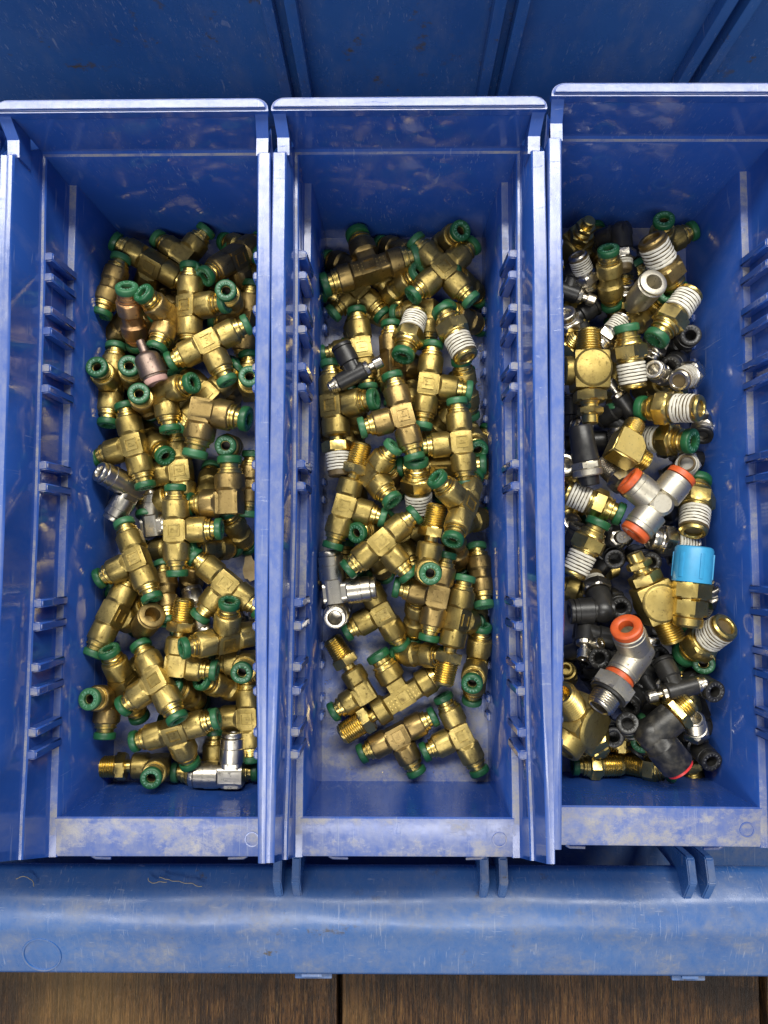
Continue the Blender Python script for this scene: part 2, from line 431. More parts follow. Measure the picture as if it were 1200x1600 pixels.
def side_mesh(sgn):
    m = MB()
    ys = [149.8, 140, 125, 110, 90, 70, 50, 30, 10, -10, -30, -50, -70, -85, -100, -106]
    vs, fs = [], []
    rj = random.Random(3 if sgn > 0 else 4)
    for y in ys:
        last = (y == ys[-1])
        for x, z in side_section(y):
            yy = y
            if last: yy = -122.2 + max(0.0, (z - 64.0)) / 44.0 * 15.4 if z >= 60 else -121.0
            if y == ys[0] and z < 100: yy = 164.5
            vs.append((sgn * (x + 0.16 * math.sin(y * 0.07 + z) * (1 if z > 90 else 0.3)), yy, z))
    n = len(side_section(0))
    for i in range(len(ys) - 1):
        for k in range(n):
            j = (k + 1) % n
            fs.append((i * n + k, i * n + j, (i + 1) * n + j, (i + 1) * n + k))
    fs.append(tuple(range(n))); fs.append(tuple((len(ys) - 1) * n + k for k in range(n)))
    m.add(vs, fs)
    # wing at the back: low flat then a slope up to the back lip
    w0, w1 = 45.9, 50.1
    vv = []
    for y, z, a, b in ((150.4, 105.2, 44.6, 49.0), (157.0, 105.4, 44.7, 49.2), (163.4, 111.8, 45.3, 50.0), (163.4, 96, 45.3, 47.2), (150.4, 96, 44.6, 46.8)):
        vv += [(sgn * a, y, z), (sgn * b, y, z)]
    ff = [(0, 1, 3, 2), (2, 3, 5, 4), (4, 5, 7, 6), (6, 7, 9, 8), (8, 9, 1, 0), (0, 2, 4, 6, 8), (1, 9, 7, 5, 3)]
    m.add(vv, ff)
    return m.mesh("side_wall", 'bin', 34)
def back_mesh():
    m = MB()
    poly = [(163.6, 112.2), (163.3, 111.0), (162.9, 87.2), (162.3, 86.2), (161.3, 86.0), (160.9, 85.2), (160.7, 8.6), (163.2, 8.6), (163.6, 84), (165.4, 88), (166.2, 112.2)]
    m.prism(poly, -45.2, 45.2, 'x')
    # lip with rounded corners
    out = []
    w, y0, y1, r = 50.3, 162.7, 167.6, 5.0
    out += [(-w, y0), (w, y0)]
    for k in range(7):
        a = math.pi / 2 * k / 6
        out.append((w - r + r * math.cos(a), y1 - r * 0.8 + r * 0.8 * math.sin(a)))
    for k in range(7):
        a = math.pi / 2 + math.pi / 2 * k / 6
        out.append((-w + r + r * math.cos(a), y1 - r * 0.8 + r * 0.8 * math.sin(a)))
    m.prism(out, 109.5, 114.2, 'z')
    me = m.mesh("back_wall", 'bin', 30)
    bm = bmesh.new(); bm.from_mesh(me)
    es = [e for e in bm.edges if all(v.co.z > 113.9 * MM for v in e.verts)]
    bmesh.ops.bevel(bm, geom=es, offset=0.0011, segments=3, affect='EDGES')
    bm.to_mesh(me); bm.free()
    return me
def front_mesh():
    m = MB()
    poly = [(-107.9, 8.6), (-106.3, 62.8), (-106.1, 63.7), (-106.7, 64.3), (-110, 63.95), (-120.6, 64.0), (-121.9, 63.6), (-122.4, 62.6), (-122.4, 12), (-122.4, -22), (-120.4, -22), (-120.4, 61), (-109.4, 61), (-110.2, 8.6)]
    m.prism(poly, -43.6, 43.6, 'x')
    return m.mesh("front_wall", 'bin', 30)
ME_SIDE = {1: side_mesh(1), -1: side_mesh(-1)}
ME_BACK, ME_FRONT = back_mesh(), front_mesh()
ME_FLOOR = MB().prism([(-40.3, -108.5), (40.3, -108.5), (39.3, 161.2), (-39.3, 161.2)], 7.0, 10.0, 'z').mesh("floor", 'bin', 0)
def rib_mesh(h, sgn, d0=2.9):
    # block between the two ledges, leaning a little, top level with the upper step
    m = MB(); t = 1.95
    vv = [(0.6, -t, 0), (0.6, t, 0), (-d0, t * 0.85, 0), (-d0, -t * 0.85, 0), (0.6, -t, h), (0.6, t, h), (-d0 + 0.5, t * 0.8, h), (-d0 + 0.5, -t * 0.8, h)]
    vv = [(sgn * x, y, z) for x, y, z in vv]
    m.add(vv, [(0, 1, 2, 3), (4, 7, 6, 5), (0, 4, 5, 1), (1, 5, 6, 2), (2, 6, 7, 3), (3, 7, 4, 0)])
    me = m.mesh("divider_rib", 'bin', 30)
    bm = bmesh.new(); bm.from_mesh(me); bmesh.ops.bevel(bm, geom=list(bm.edges), offset=0.0005, segments=2, affect='EDGES'); bm.to_mesh(me); bm.free()
    return me
ME_RIB = {(s, k): rib_mesh(h, s, d) for s in (1, -1) for k, h, d in (('u', 21.6, 3.7), ('l', 9.0, 1.8))}
RIB_Y = [120.4, 112.0, 98.6, 90.1, 75.1, 66.9, 36.4, 27.7, -17.6, -26.6, -42.3, -51.4, -67.0, -75.5]
def hook_mesh(sgn):
    m = MB()
    pts = [(0, 0, 0), (0, -3.2, -0.6), (0.4 * sgn, -4.6, -1.0), (1.6 * sgn, -5.4, -1.2), (8.0 * sgn, -5.6, -1.2)]
    m.tube(pts, [1.0, 1.0, 1.0, 0.9, 0.8], 8)
    return m.mesh("label_hook", 'bin', 50)
ME_HOOK = {1: hook_mesh(1), -1: hook_mesh(-1)}
ME_MARK = MB().lathe([(-0.3, 2.4), (0.22, 2.5), (0.22, 3.0), (-0.3, 3.2)], 28, Matrix.Rotation(math.radians(-90), 4, 'Y')).mesh("mould_mark", 'bin', 40)
def make_bin():
    root = empty("storage_bin")
    link("floor", ME_FLOOR, root); link("back_wall", ME_BACK, root); fw = link("front_wall", ME_FRONT, root)
    for s in (-1, 1):
        sw = link("side_wall", ME_SIDE[s], root)
        for y in RIB_Y:
            h1 = interp(L1T, y)
            link("divider_rib", ME_RIB[(s, 'u')], sw, Tm(s * (h1 - 0.6) * MM, y * MM, 64.1 * MM))
        for y in RIB_Y:
            hf = interp(FLT, y)
            link("divider_rib", ME_RIB[(s, 'l')], sw, Tm(s * (hf + 0.1) * MM, y * MM, 9.9 * MM))
    link("label_hook", ME_HOOK[1], fw, Tm(-33 * MM, -122.0 * MM, 52 * MM))
    link("label_hook", ME_HOOK[-1], fw, Tm(33 * MM, -122.0 * MM, 52 * MM))
    link("mould_mark", ME_MARK, fw, Tm(37.5 * MM, -115 * MM, 64.0 * MM))
    return root
BINS = [(6.6, 0.0, 0.0, "blue plastic bin in the middle holding brass tees and elbows"),
        (-94.7, -0.3, 0.15, "blue plastic bin on the left heaped with brass tees and elbows"),
        (107.9, 4.6, -0.35, "blue plastic bin on the right heaped with mixed brass, nickel and black fittings"),
        (-196.4, -0.5, 0.0, "empty blue plastic bin of which only one rim shows at the picture's edge")]
first = None
for x, y, a, lab in BINS:
    b = make_bin() if first is None else copy_tree(first)
    first = first or b
    b.location = (x * MM, y * MM, 0); b.rotation_euler = (0, 0, math.radians(a))
    tag(b, lab, "bin", "blue bins side by side in the rack")

# ------------------------------------------------------------------ fittings: shared small meshes
RX = {0: Matrix.Identity(4), 90: Matrix.Rotation(math.pi / 2, 4, 'Z'), 180: Matrix.Rotation(math.pi, 4, 'Z'), 270: Matrix.Rotation(-math.pi / 2, 4, 'Z')}
def inside(me, mat, test):
    """give the faces of a bore or groove a second material"""
    me.materials.append(MAT[mat])
    for p in me.polygons:
        if test(p.center.x / MM, math.hypot(p.center.y, p.center.z) / MM, p.normal): p.material_index = 1
    return me
def collar_mesh(mat):
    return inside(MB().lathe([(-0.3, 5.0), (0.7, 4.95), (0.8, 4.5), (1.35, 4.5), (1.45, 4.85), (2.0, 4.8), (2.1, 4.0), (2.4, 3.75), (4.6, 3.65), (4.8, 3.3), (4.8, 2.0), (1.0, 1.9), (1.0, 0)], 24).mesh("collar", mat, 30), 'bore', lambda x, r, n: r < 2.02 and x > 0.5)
def ring_mesh(mat, r=4.85, t=3.5):
    return MB().lathe([(3.9, 2.3), (3.8, r - 0.7), (4.1, r - 0.15), (4.5, r), (3.4 + t - 0.6, r), (3.4 + t - 0.2, r - 0.18), (3.4 + t + 0.05, r - 0.6), (3.4 + t + 0.05, 2.7), (3.4 + t - 0.3, 2.2), (4.6, 2.1), (3.9, 2.3)], 28).mesh("release_ring", mat, 40)
def lettering_mesh(top, bottom, mat, r=3.15, size=1.45):
    m = MB()
    def arc(txt, mid, step, flip):
        n = len(txt)
        for i, ch in enumerate(txt):
            a = mid + (i - (n - 1) / 2) * step * (1 if flip else -1)
            vs, fs = glyph(ch)
            ca, sa = math.cos(a), math.sin(a)
            out = []
            for gx, gy, gz in vs:
                rad = r + (-(gy - 0.35) if flip else (gy - 0.35)) * size
                tang = gx * size * (1 if flip else -1)
                # plane Y,Z ; angle measured from +Y to +Z, viewed from +X
                out.append((0, ca * rad - sa * tang, sa * rad + ca * tang))
            m.add(out, fs)
    arc(top, math.pi / 2, math.radians(25), False)
    arc(bottom, -math.pi / 2, math.radians(24), True)
    return m.mesh("lettering", mat, 0)
ME = {
    'collar': collar_mesh('brassm'), 'collar_cu': collar_mesh('copper'),
    'ring': ring_mesh('green'), 'letters': lettering_mesh("PRESTOLOK", "5/32", 'greenprint'),
    'ring_o': MB().lathe([(-0.6, 2.6), (-0.6, 4.6), (0.2, 4.6), (0.3, 5.25), (2.2, 5.25), (2.6, 4.9), (2.7, 4.4), (2.7, 3.0), (2.3, 2.5), (-0.6, 2.4)], 30).mesh("release_ring", 'orange', 40),
    'ring_red': MB().lathe([(-0.6, 3.0), (-0.6, 5.6), (1.2, 5.7), (1.5, 5.2), (1.5, 3.6), (-0.6, 3.2)], 30).mesh("release_ring", 'red', 40),
    'ring_c': MB().lathe([(-0.4, 4.2), (0.3, 4.2), (0.35, 4.75), (1.9, 4.75), (2.3, 4.5), (2.4, 4.2), (2.3, 3.1), (1.8, 2.7), (-0.6, 2.6)], 28).mesh("release_ring", 'chrome', 40),
    'ring_k': MB().lathe([(-0.4, 3.9), (0.3, 3.9), (0.35, 4.75), (1.5, 4.85), (1.9, 4.6), (2.0, 4.2), (2.0, 2.9), (1.6, 2.4), (-0.6, 2.2), (-3, 2.2), (-3, 0)], 28).mesh("release_ring", 'black', 40),
    'letters_k': lettering_mesh("PRESTOLOK", "5/32", 'greyprint', 3.5, 1.15),
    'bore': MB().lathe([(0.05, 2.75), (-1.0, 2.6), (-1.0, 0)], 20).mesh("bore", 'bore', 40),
}
def hexp(x0, x1, r, ch=0.5, n=6):
    k = math.cos(math.pi / n); ra = r * k
    return [(x0, 0), (x0, ra - 0.1), (x0 + ch, r, n, k), (x1 - ch, r, n, k), (x1, ra - 0.1), (x1, 0)]
def threadp(x0, x1, r, pitch=1.05, depth=0.5, bore=2.9, taper=0.03, plain=0.0, sharp=True):
    rows = [(x0, 0), (x0, r - depth)]
    n = max(2, int((x1 - x0 - plain - 0.8) / pitch))
    x = x0 + 0.3
    for i in range(n):
        rr = r - taper * (x - x0)
        if sharp: rows += [(x, rr - depth), (x + pitch * 0.42, rr), (x + pitch * 0.58, rr)]
        else: rows += [(x, rr - depth - 0.15), (x + pitch * 0.10, rr - depth - 0.15), (x + pitch * 0.20, rr - 0.10), (x + pitch * 0.5, rr), (x + pitch * 0.88, rr - 0.10)]
        x += pitch
    rr = r - taper * (x - x0)
    rows += [(x, rr - depth), (x + 0.2, rr - depth), (x1 - 0.5, rr - depth - 0.1), (x1, rr - depth - 0.7), (x1, bore + 0.35), (x1 - 0.35, bore), (x1 - 6, bore), (x1 - 6, 0)]
    return rows
ME_EMB = {}
def emblem(mat):
    if mat not in ME_EMB:
        m = MB(); o, i, h = 2.7, 2.2, 0.45
        for x0, x1, y0, y1 in ((-o, o, i, o), (-o, o, -o, -i), (-o, -i, -i, i), (i, o, -i, i)):
            m.box(x0, x1, y0, y1, -0.2, h)
        vs, fs = glyph('P')
        m.add([(x * 4.2, (y - 0.35) * 4.2, h) for x, y, z in vs], fs)
        m.box(-2.3, 2.3, -2.3, 2.3, -0.2, 0.05)
        ME_EMB[mat] = m.mesh("emblem", mat, 0)
    return ME_EMB[mat]

def taped(me, r):
    # groove bottoms painted dark for grime, bare brass and shade, the bore is bare too
    jr = random.Random(int(r * 100))
    for v in me.vertices:
        rad = math.hypot(v.co.y, v.co.z)
        if rad > (r - 0.5) * MM:
            k = 1 + jr.uniform(-0.022, 0.016)
            v.co.y *= k; v.co.z *= k; v.co.x += jr.uniform(-0.10, 0.10) * MM
    return inside(me, 'grime', lambda x, rad, n: rad < r - 0.30 - 0.03 * 5)
PROTO = {}
class Fit:
    """one kind of fitting: a body mesh that is the thing itself, and parts hung on it"""
    def __init__(self, name, cat): self.name, self.cat, self.body, self.parts = name, cat, MB(), []
    def part(self, name, me, M=None, sub=None): self.parts.append((name, me, M or Matrix.Identity(4), sub or []))
    def at(self, rot, x): return rot @ Tm(x * MM, 0, 0)
    # arms ---------------------------------------------------------------
    def neck(self, rot, k=0.765, r=5.85, b0=5.0, start=0.0):
        self.body.lathe([(start, 0), (start, r, 4, k), (b0, r, 4, k)], 24, rot)
    def push(self, rot, b0, b1, r=6.0, k=0.765, style='brass', rs=1.0, start=0.0, neckr=5.85):
        B = self.body
        if style in ('brass', 'copper', 'dark'):
            B.lathe([(start, 0), (start, neckr, 4, k), (b0, neckr, 4, k), (b0 + 0.5, neckr + 0.05, 4, k + 0.08), (b0 + 1.2, r, 8, 0.955), (b1 - 0.9, r, 8, 0.955), (b1 - 0.35, r - 0.35), (b1, r - 0.75), (b1, 0)], 32, rot)
            S = Matrix.Scale(rs, 4)
            self.part("collar", ME['collar_cu' if style == 'copper' else 'collar'], self.at(rot, b1) @ S)
            self.part("release_ring", ME['ring'], self.at(rot, b1) @ S, [("lettering", ME['letters'], Tm(6.98 * MM, 0, 0) @ Matrix.Rotation(random.Random(len(self.parts)).uniform(0, 6), 4, 'X'))])
        elif style == 'chrome':
            B.lathe([(start, 0), (start, neckr - 0.3, 4, k + 0.04), (b0, neckr - 0.3, 4, k + 0.04), (b0 + 0.5, r - 0.6), (b1 - 4.2, r - 0.6), (b1 - 4.0, r - 0.9), (b1 - 0.3, r - 0.9), (b1, r - 1.2), (b1, 2.6), (b1 - 6, 2.5), (b1 - 6, 0)], 32, rot)
            self.part("release_ring", ME['ring_c'], self.at(rot, b1))
        elif style == 'orange':
            B.lathe([(start, 0), (start, 4.2), (b0, 4.2), (b0 + 0.6, r - 0.3), (b1 - 2.0, r - 0.3), (b1 - 1.8, r - 0.5), (b1 - 0.3, r - 0.5), (b1, r - 0.8), (b1, 3), (b1 - 5, 2.8), (b1 - 5, 0)], 32, rot)
            self.part("release_ring", ME['ring_o'], self.at(rot, b1))
        elif style == 'black':
            B.lathe([(start, 0), (start, 3.9), (b0, 3.9), (b0 + 0.5, r - 1.0), (b1 - 1.6, r - 1.0), (b1 - 1.5, r - 1.25), (b1, r - 1.3), (b1, 2.4), (b1 - 3, 2.3), (b1 - 3, 0)], 28, rot)
            self.part("release_ring", ME['ring_k'], self.at(rot, b1), [("lettering", ME['letters_k'], Tm(2.03 * MM, 0, 0))])
    def male(self, rot, b1, mat='brassm', hexr=6.6, thr=5.1, tape=False, lenT=10.5, n=6, hexl=4.6, neck=3.0, gap=2.6):
        x = b1 + gap
        hm = MB().lathe([(b1 - 0.3, neck + 1.2), (b1 + 0.2, neck + 0.8), (b1 + 0.6, neck), (x + 0.1, neck), (x + 0.1, 0)], 20).lathe(hexp(x, x + hexl, hexr, 0.5, n), 24)
        self.part("hex_nut", hm.mesh("hex_nut", mat, 25), rot)
        x += hexl
        if tape:
            self.part("taped_thread", taped(MB().lathe(threadp(x - 0.3, x + lenT, thr + 0.25, 1.3, 0.42, 2.9, 0.03, 1.5, False), 24).mesh("taped_thread", 'tape', 42), thr + 0.25), rot)
        else:
            self.part("thread", MB().lathe(threadp(x - 0.3, x + lenT, thr), 24).mesh("thread", mat, 25), rot)
    def done(self, mat, smooth=32, emb=None, embz=4.62):
        self.mesh = self.body.mesh(self.name, mat, smooth)
        if emb:
            self.part("emblem", emblem(mat), Tm(0, 0, embz * MM))
            self.part("emblem", emblem(mat), Matrix.Rotation(math.pi, 4, 'X') @ Tm(0, 0, embz * MM))
        return self

def build_proto(kind):
    base, _, sty = kind.partition(':')
    bmat = {'': 'brass', 'dark': 'brassdark', 'copper': 'copper', 'chrome': 'chrome', 'orange': 'nickel', 'm': 'brass', 'tape': 'brass', 'bare': 'brass'}.get(sty, 'brass')
    arm = {'chrome': 'chrome', 'orange': 'orange', 'copper': 'copper'}.get(sty, 'brass')
    C3 = lambda f: f.body.box(-4.7, 4.7, -4.7, 4.7, -4.58, 4.58, c=0.5)
    if base == 'tee' or base == 'cross':
        f = Fit("cross_fitting" if base == 'cross' else "tee_fitting", "fitting")
        if sty == 'orange':
            for a in (0, 180, 90): f.push(RX[a], 3.2, 11.6, 5.9, style='orange')
            f.body.lathe([(-4.4, 0), (-4.4, 3.2), (-3.6, 4.3), (3.6, 4.3), (4.4, 3.2), (4.4, 0)], 24, Matrix.Rotation(math.pi / 2, 4, 'Y'))
            return f.done('nickel', 32)
        for a, k in ((0, .765), (180, .762), (90, .75)) + (((270, .747),) if base == 'cross' else ()):
            f.push(RX[a], 5.0, 13.6, 6.0, k, arm)
        C3(f)
        return f.done(bmat, 32, True)
    if base in ('bigtee', 'mbigtee'):
        f = Fit("tee_fitting", "fitting")
        dots = MB()
        for a, k in ((180, .765), (90, .75)) + (((0, .762),) if base == 'bigtee' else ()):
            f.push(RX[a], 8.4, 15.8, 6.7, k, 'brass', 1.2, neckr=5.9)
        if base == 'mbigtee':
            f.body.lathe([(0, 0), (0, 5.9, 4, .762), (8.4, 5.9, 4, .762), (9.6, 6.7), (14.6, 6.7), (15.4, 6.0), (15.4, 0)], 32)
            f.male(RX[0], 15.4, 'brassm', 7.0, 5.6, False, 11.5, 6, 5.0)
        f.body.box(-4.7, 4.7, -4.7, 4.7, -4.6, 4.6, c=0.5)
        for s in (1, -1):
            for i in range(9):
                for j in range(3):
                    x = -7.2 + i * 1.8
                    if abs(x) < 3 : continue
                    dots.box(x - .22, x + .22, -2.0 + j * 1.8 - .22, -1.56 + j * 1.8, s * 4.4 - .1, s * 4.62 + s * 0.1)
        f.part("grip_dots", dots.mesh("grip_dots", 'brassm', 0))
        return f.done('brassdark' if base == 'bigtee' else 'brass', 32, True, 4.64)
    if base == 'elbow':
        f = Fit("elbow_fitting", "fitting")
        if arm == 'chrome':
            f.push(RX[0], 5.2, 15.4, 6.2, .77, 'chrome', start=-4.5); f.push(RX[90], 5.2, 15.4, 6.2, .755, 'chrome', start=-4.4)
            return f.done('chrome', 32)
        f.push(RX[0], 4.6, 11.4, 6.0, .765, arm, start=-4.4); f.push(RX[90], 4.6, 11.4, 6.0, .75, arm, start=-4.3)
        return f.done(bmat, 32)
    if base in ('melbow', 'mtee', 'mbent', 'bmelbow', 'bigelbow'):
        f = Fit("male_tee_fitting" if base == 'mtee' else "male_elbow_fitting", "fitting")
        if base == 'mbent':
            f.push(RX[90], 3.0, 12.5, 5.9, style='orange', start=-4.2)
            f.body.lathe([(-4.3, 0), (-4.3, 4.0), (-3.0, 5.2), (2, 5.5), (9.0, 5.5), (9.3, 5.2), (10.5, 5.2), (10.6, 4.8), (10.6, 0)], 30)
            f.part("release_ring", ME['ring_o'], Tm(10.9 * MM, 0, 0))
            f.part("hex_nut", MB().lathe([(12.8, 0)] + hexp(13.2, 18.2, 7.6, 0.6)[1:], 24).mesh("hex_nut", 'nickel', 25))
            f.part("seal_ring", MB().lathe([(18.0, 3), (18.0, 6.0), (18.6, 6.3), (19.2, 6.0), (19.2, 3)], 24).mesh("seal_ring", 'black', 40))
            f.part("thread", MB().lathe(threadp(18.8, 24.5, 4.9, 0.9, 0.4, 3.0), 24).mesh("thread", 'chrome', 25))
            return f.done('nickel', 32)
        if base == 'bmelbow':
            f.push(RX[90], 3.6, 11.0, 6.0, style='black', start=-3.6)
            f.body.lathe([(-4.4, 0), (-4.2, 2.6), (-2.8, 4.2), (0, 4.8), (8.2, 4.8), (8.6, 4.3), (8.6, 0)], 26)
            f.male(RX[0], 8.4, 'chrome', 6.0, 4.1, True, 5.5, 6, 4.0, 3.0, 0.6)
            return f.done('black', 40)
        if base == 'bigelbow':
            f.body.lathe([(-6.4, 0), (-6.1, 3.4), (-4.2, 5.4), (-1, 6.3), (10.5, 6.4), (10.9, 5.6), (10.9, 0)], 30)
            f.body.lathe([(-6.2, 0), (-5.9, 3.4), (-4.0, 5.4), (-1, 6.2), (5, 6.3), (5.6, 6.8), (15.4, 6.7), (16.0, 6.2), (16.0, 0)], 30, RX[90])
            f.part("release_ring", ME['ring_red'], RX[90] @ Tm(16.0 * MM, 0, 0))
            f.male(RX[0], 10.9, 'brassm', 7.2, 4.7, False, 5.6, 6, 3.4, 4.5, 0.4)
            return f.done('scuff', 40)
        f.push(RX[90], 4.8, 12.8 if base == 'mtee' else 11.8, 6.0, .75, 'brass', start=-4.3)
        f.body.lathe([(-4.4, 0), (-4.4, 5.85, 4, .765), (4.8, 5.85, 4, .765), (5.9, 6.0, 8, .955), (11.8, 6.0, 8, .955), (12.6, 5.2), (12.6, 0)], 32)
        f.male(RX[0], 12.6, 'brassm', 6.6, 5.1, sty == 'tape', 10.3)
        if base == 'mtee':
            f.push(RX[180], 4.8, 13.2, 6.0, .76, 'brass'); C3(f)
        return f.done(bmat, 32, base == 'mtee')
    if base == 'union':
        f = Fit("straight_union", "fitting")
        if sty == 'chrome':
            f.body.lathe([(-9.6, 2.6), (-9.6, 4.9), (-9.0, 5.2), (-3.2, 5.2), (-2.8, 4.9), (-2.6, 5.5, 6, .9), (2.6, 5.5, 6, .9), (2.8, 4.9), (3.2, 5.2), (9.0, 5.2), (9.6, 4.9), (9.6, 2.6), (4, 2.5), (4, 0)], 30)
            for a in (0, 180): f.part("release_ring", ME['ring_c'], f.at(RX[a], 9.6))
            return f.done('chrome', 32)
        if sty == 'bare':
            f.body.lathe([(-11.5, 0), (-11.5, 3.2), (-11.0, 3.8), (-8, 3.9), (-7.6, 5.0), (-2.6, 5.4), (-2.2, 6.2, 6, .866), (2.2, 6.2, 6, .866), (2.6, 5.4), (7.6, 5.2), (8, 4.2), (11, 4.0), (11.5, 3.4), (11.5, 2.4), (6, 2.2), (6, 0)], 24)
            return f.done('brass', 30)
        for a in (0, 180): f.push(RX[a], 1.6, 8.6, 5.9, .87, arm, neckr=5.2)
        return f.done(bmat, 32)
    if base == 'conn':
        f = Fit("male_connector", "fitting")
        nick = sty.startswith('nick')
        mm = 'chrome' if nick else ('brassdark' if sty == 'bigtape' else 'brassm')
        is_taped = sty in ('tape', 'nicktape', 'bigtape', 'nickblack')
        f.body.lathe([(-6.6, 0), (-6.6, 4.6), (-6.2, 5.0), (-5.5, 5.2), (-5.4, 5.6), (-4.8, 6.75, 6, .866), (-0.8, 6.75, 6, .866), (-0.2, 5.7), (0.2, 5.6), (0.5, 4.9), (1.2, 4.8), (1.2, 0)], 24)
        if is_taped:
            f.part("taped_thread", taped(MB().lathe(threadp(0.9, 9.6, 5.35, 1.28, 0.45, 0.5, 0.03, 0, False)[:-5] + [(9.6, 4.6), (9.6, 0)], 24).mesh("taped_thread", 'tape', 42), 5.35))
            f.part("thread_end", MB().lathe([(9.4, 4.7), (9.9, 4.85), (10.4, 4.8), (11, 4.2), (11, 3.2), (10.6, 2.9), (4, 2.8), (4, 0)], 24).mesh("thread_end", mm, 30))
        else:
            f.part("thread", MB().lathe(threadp(0.9, 11, 5.1), 24).mesh("thread", mm, 25))
        R = RX[180]
        if nick:
            f.part("release_ring", ME['ring_k' if sty == 'nickblack' else 'ring_c'], f.at(R, 7.4))
            f.part("sleeve", MB().lathe([(6.0, 0), (6.0, 4.7), (7.6, 4.6), (7.8, 2.6), (7.8, 0)], 24, R).mesh("sleeve", 'chrome', 30))
        else:
            f.part("collar", ME['collar'], f.at(R, 6.2) @ Matrix.Scale(0.98, 4))
            f.part("release_ring", ME['ring'], f.at(R, 6.2) @ Matrix.Scale(0.98, 4), [("lettering", ME['letters'], Tm(6.98 * MM, 0, 0))])
        return f.done(mm, 25)
    if base == 'socket':
        f = Fit("socket", "fitting")
        f.body.lathe([(-12, 0), (-12, 3.4), (-11.4, 4.0), (-7, 4.2), (-6, 5.6), (6.4, 6.1), (6.8, 5.5), (7.2, 5.5), (7.5, 5.9), (8.3, 5.8), (8.6, 5.2), (8.6, 3.5), (7.8, 3.2), (0, 3.1), (0, 0)], 30)
        return f.done('nickel' if sty == 'chrome' else 'brassdark', 30)
    if base == 'reducer':
        f = Fit("plug_reducer", "fitting")
        f.body.lathe([(-12, 0), (-12, 1.5), (-11.6, 1.9), (-6.4, 2.0), (-5.6, 3.6), (-4.8, 5.0), (-3.6, 5.7), (5.0, 6.2), (5.3, 5.6), (6.0, 5.5), (6.0, 0)], 30)
        f.part("end_cap", MB().lathe([(5.9, 0), (5.9, 5.0), (6.2, 5.3), (8.0, 5.2), (8.6, 4.7), (8.7, 3.8), (8.3, 2.8), (8.0, 1.2), (7.6, 0)], 28).mesh("end_cap", 'pink', 40))
        return f.done('brown', 32)
    if base == 'nipple':
        f = Fit("threaded_nipple", "fitting")
        mm = 'chrome' if sty == 'chrome' else 'brassm'
        f.body.lathe(hexp(-3.5, 1.0, 6.2), 24)
        f.part("thread", MB().lathe(threadp(0.7, 9, 4.9), 24).mesh("thread", mm, 25))
        f.part("thread", MB().lathe(threadp(0.7, 6, 4.6), 24).mesh("thread", mm, 25), RX[180] @ Tm(2.6 * MM, 0, 0))
        return f.done(mm, 25)
    if base in ('bunion', 'belbow'):
        f = Fit("black_union" if base == 'bunion' else "black_elbow", "fitting")
        if base == 'bunion':
            for a in (0, 180): f.push(RX[a], 1.2, 9.4, 5.9, style='black')
            f.body.box(-2.2, 2.2, -2.6, 2.6, -5.2, 5.2, c=0.4)
        else:
            f.push(RX[0], 3.2, 10.6, 5.9, style='black', start=-3.8); f.push(RX[90], 3.2, 10.6, 5.88, style='black', start=-3.7)
            f.body.box(-4.0, 3.6, -4.0, 3.6, -2.6, 2.6, c=0.6)
        return f.done('black', 38)
    if base == 'fc':
        f = Fit("flow_valve", "valve")
        f.body.lathe([(-8.6, 0), (-8.6, 3.6), (-8.2, 4.0), (4.6, 4.1), (5.0, 3.6), (5.0, 0)], 26)
        f.body.box(-3.2, 3.2, 0, 6.5, -2.9, 2.9, c=0.4)
        f.push(RX[90], 5.4, 13.0, 5.8, style='black')
        f.part("stem", MB().lathe([(4.9, 0), (4.9, 3.3), (5.4, 3.5), (6.8, 3.4, 6, .9), (7.2, 2.4), (7.4, 1.7), (9.8, 1.7), (9.8, 0)], 24).mesh("stem", 'chrome', 28))
        kn = [(9.3, 0), (9.3, 2.4), (9.7, 2.9, 18, .93), (13.1, 2.9, 18, .93), (13.5, 2.5), (13.5, 1.2), (13.2, 0.9), (13.2, 0)]
        f.part("knob", MB().lathe(kn, 36).mesh("knob", 'cream' if sty == 'cream' else 'chrome', 20))
        f.part("threaded_tip", MB().lathe([(-8.5, 0), (-8.5, 3.3), (-9.0, 3.6), (-9.8, 3.6), (-10.0, 2.9), (-10.6, 3.1), (-10.8, 2.6), (-11.4, 2.9), (-11.6, 2.4), (-12.4, 2.7), (-12.8, 2.0), (-13.4, 1.8), (-13.4, 0)], 22).mesh("threaded_tip", 'chrome', 30))
        return f.done('black', 38)
    if base == 'bigfc':
        f = Fit("knurled_valve", "valve")
        f.body.lathe([(-8, 0), (-8, 4.6), (-7, 5.2), (2, 5.5), (7.6, 6.0), (8.2, 5.6), (8.2, 0)], 30)
        f.part("hex_nut", MB().lathe(hexp(8.0, 11.4, 6.6), 24).mesh("hex_nut", 'nickel', 25))
        f.part("knurled_ring", MB().lathe([(11.3, 0), (11.3, 6.0), (11.8, 6.7, 30, .95), (14.0, 6.7, 30, .95), (14.5, 6.0), (14.5, 0)], 60).mesh("knurled_ring", 'nickel', 12))
        f.part("knob", MB().lathe([(14.4, 0), (14.4, 4.6), (14.8, 4.9, 16, .93), (18.2, 4.7, 16, .93), (18.8, 4.0), (18.8, 0)], 48).mesh("knob", 'black', 18))
        return f.done('black', 38)
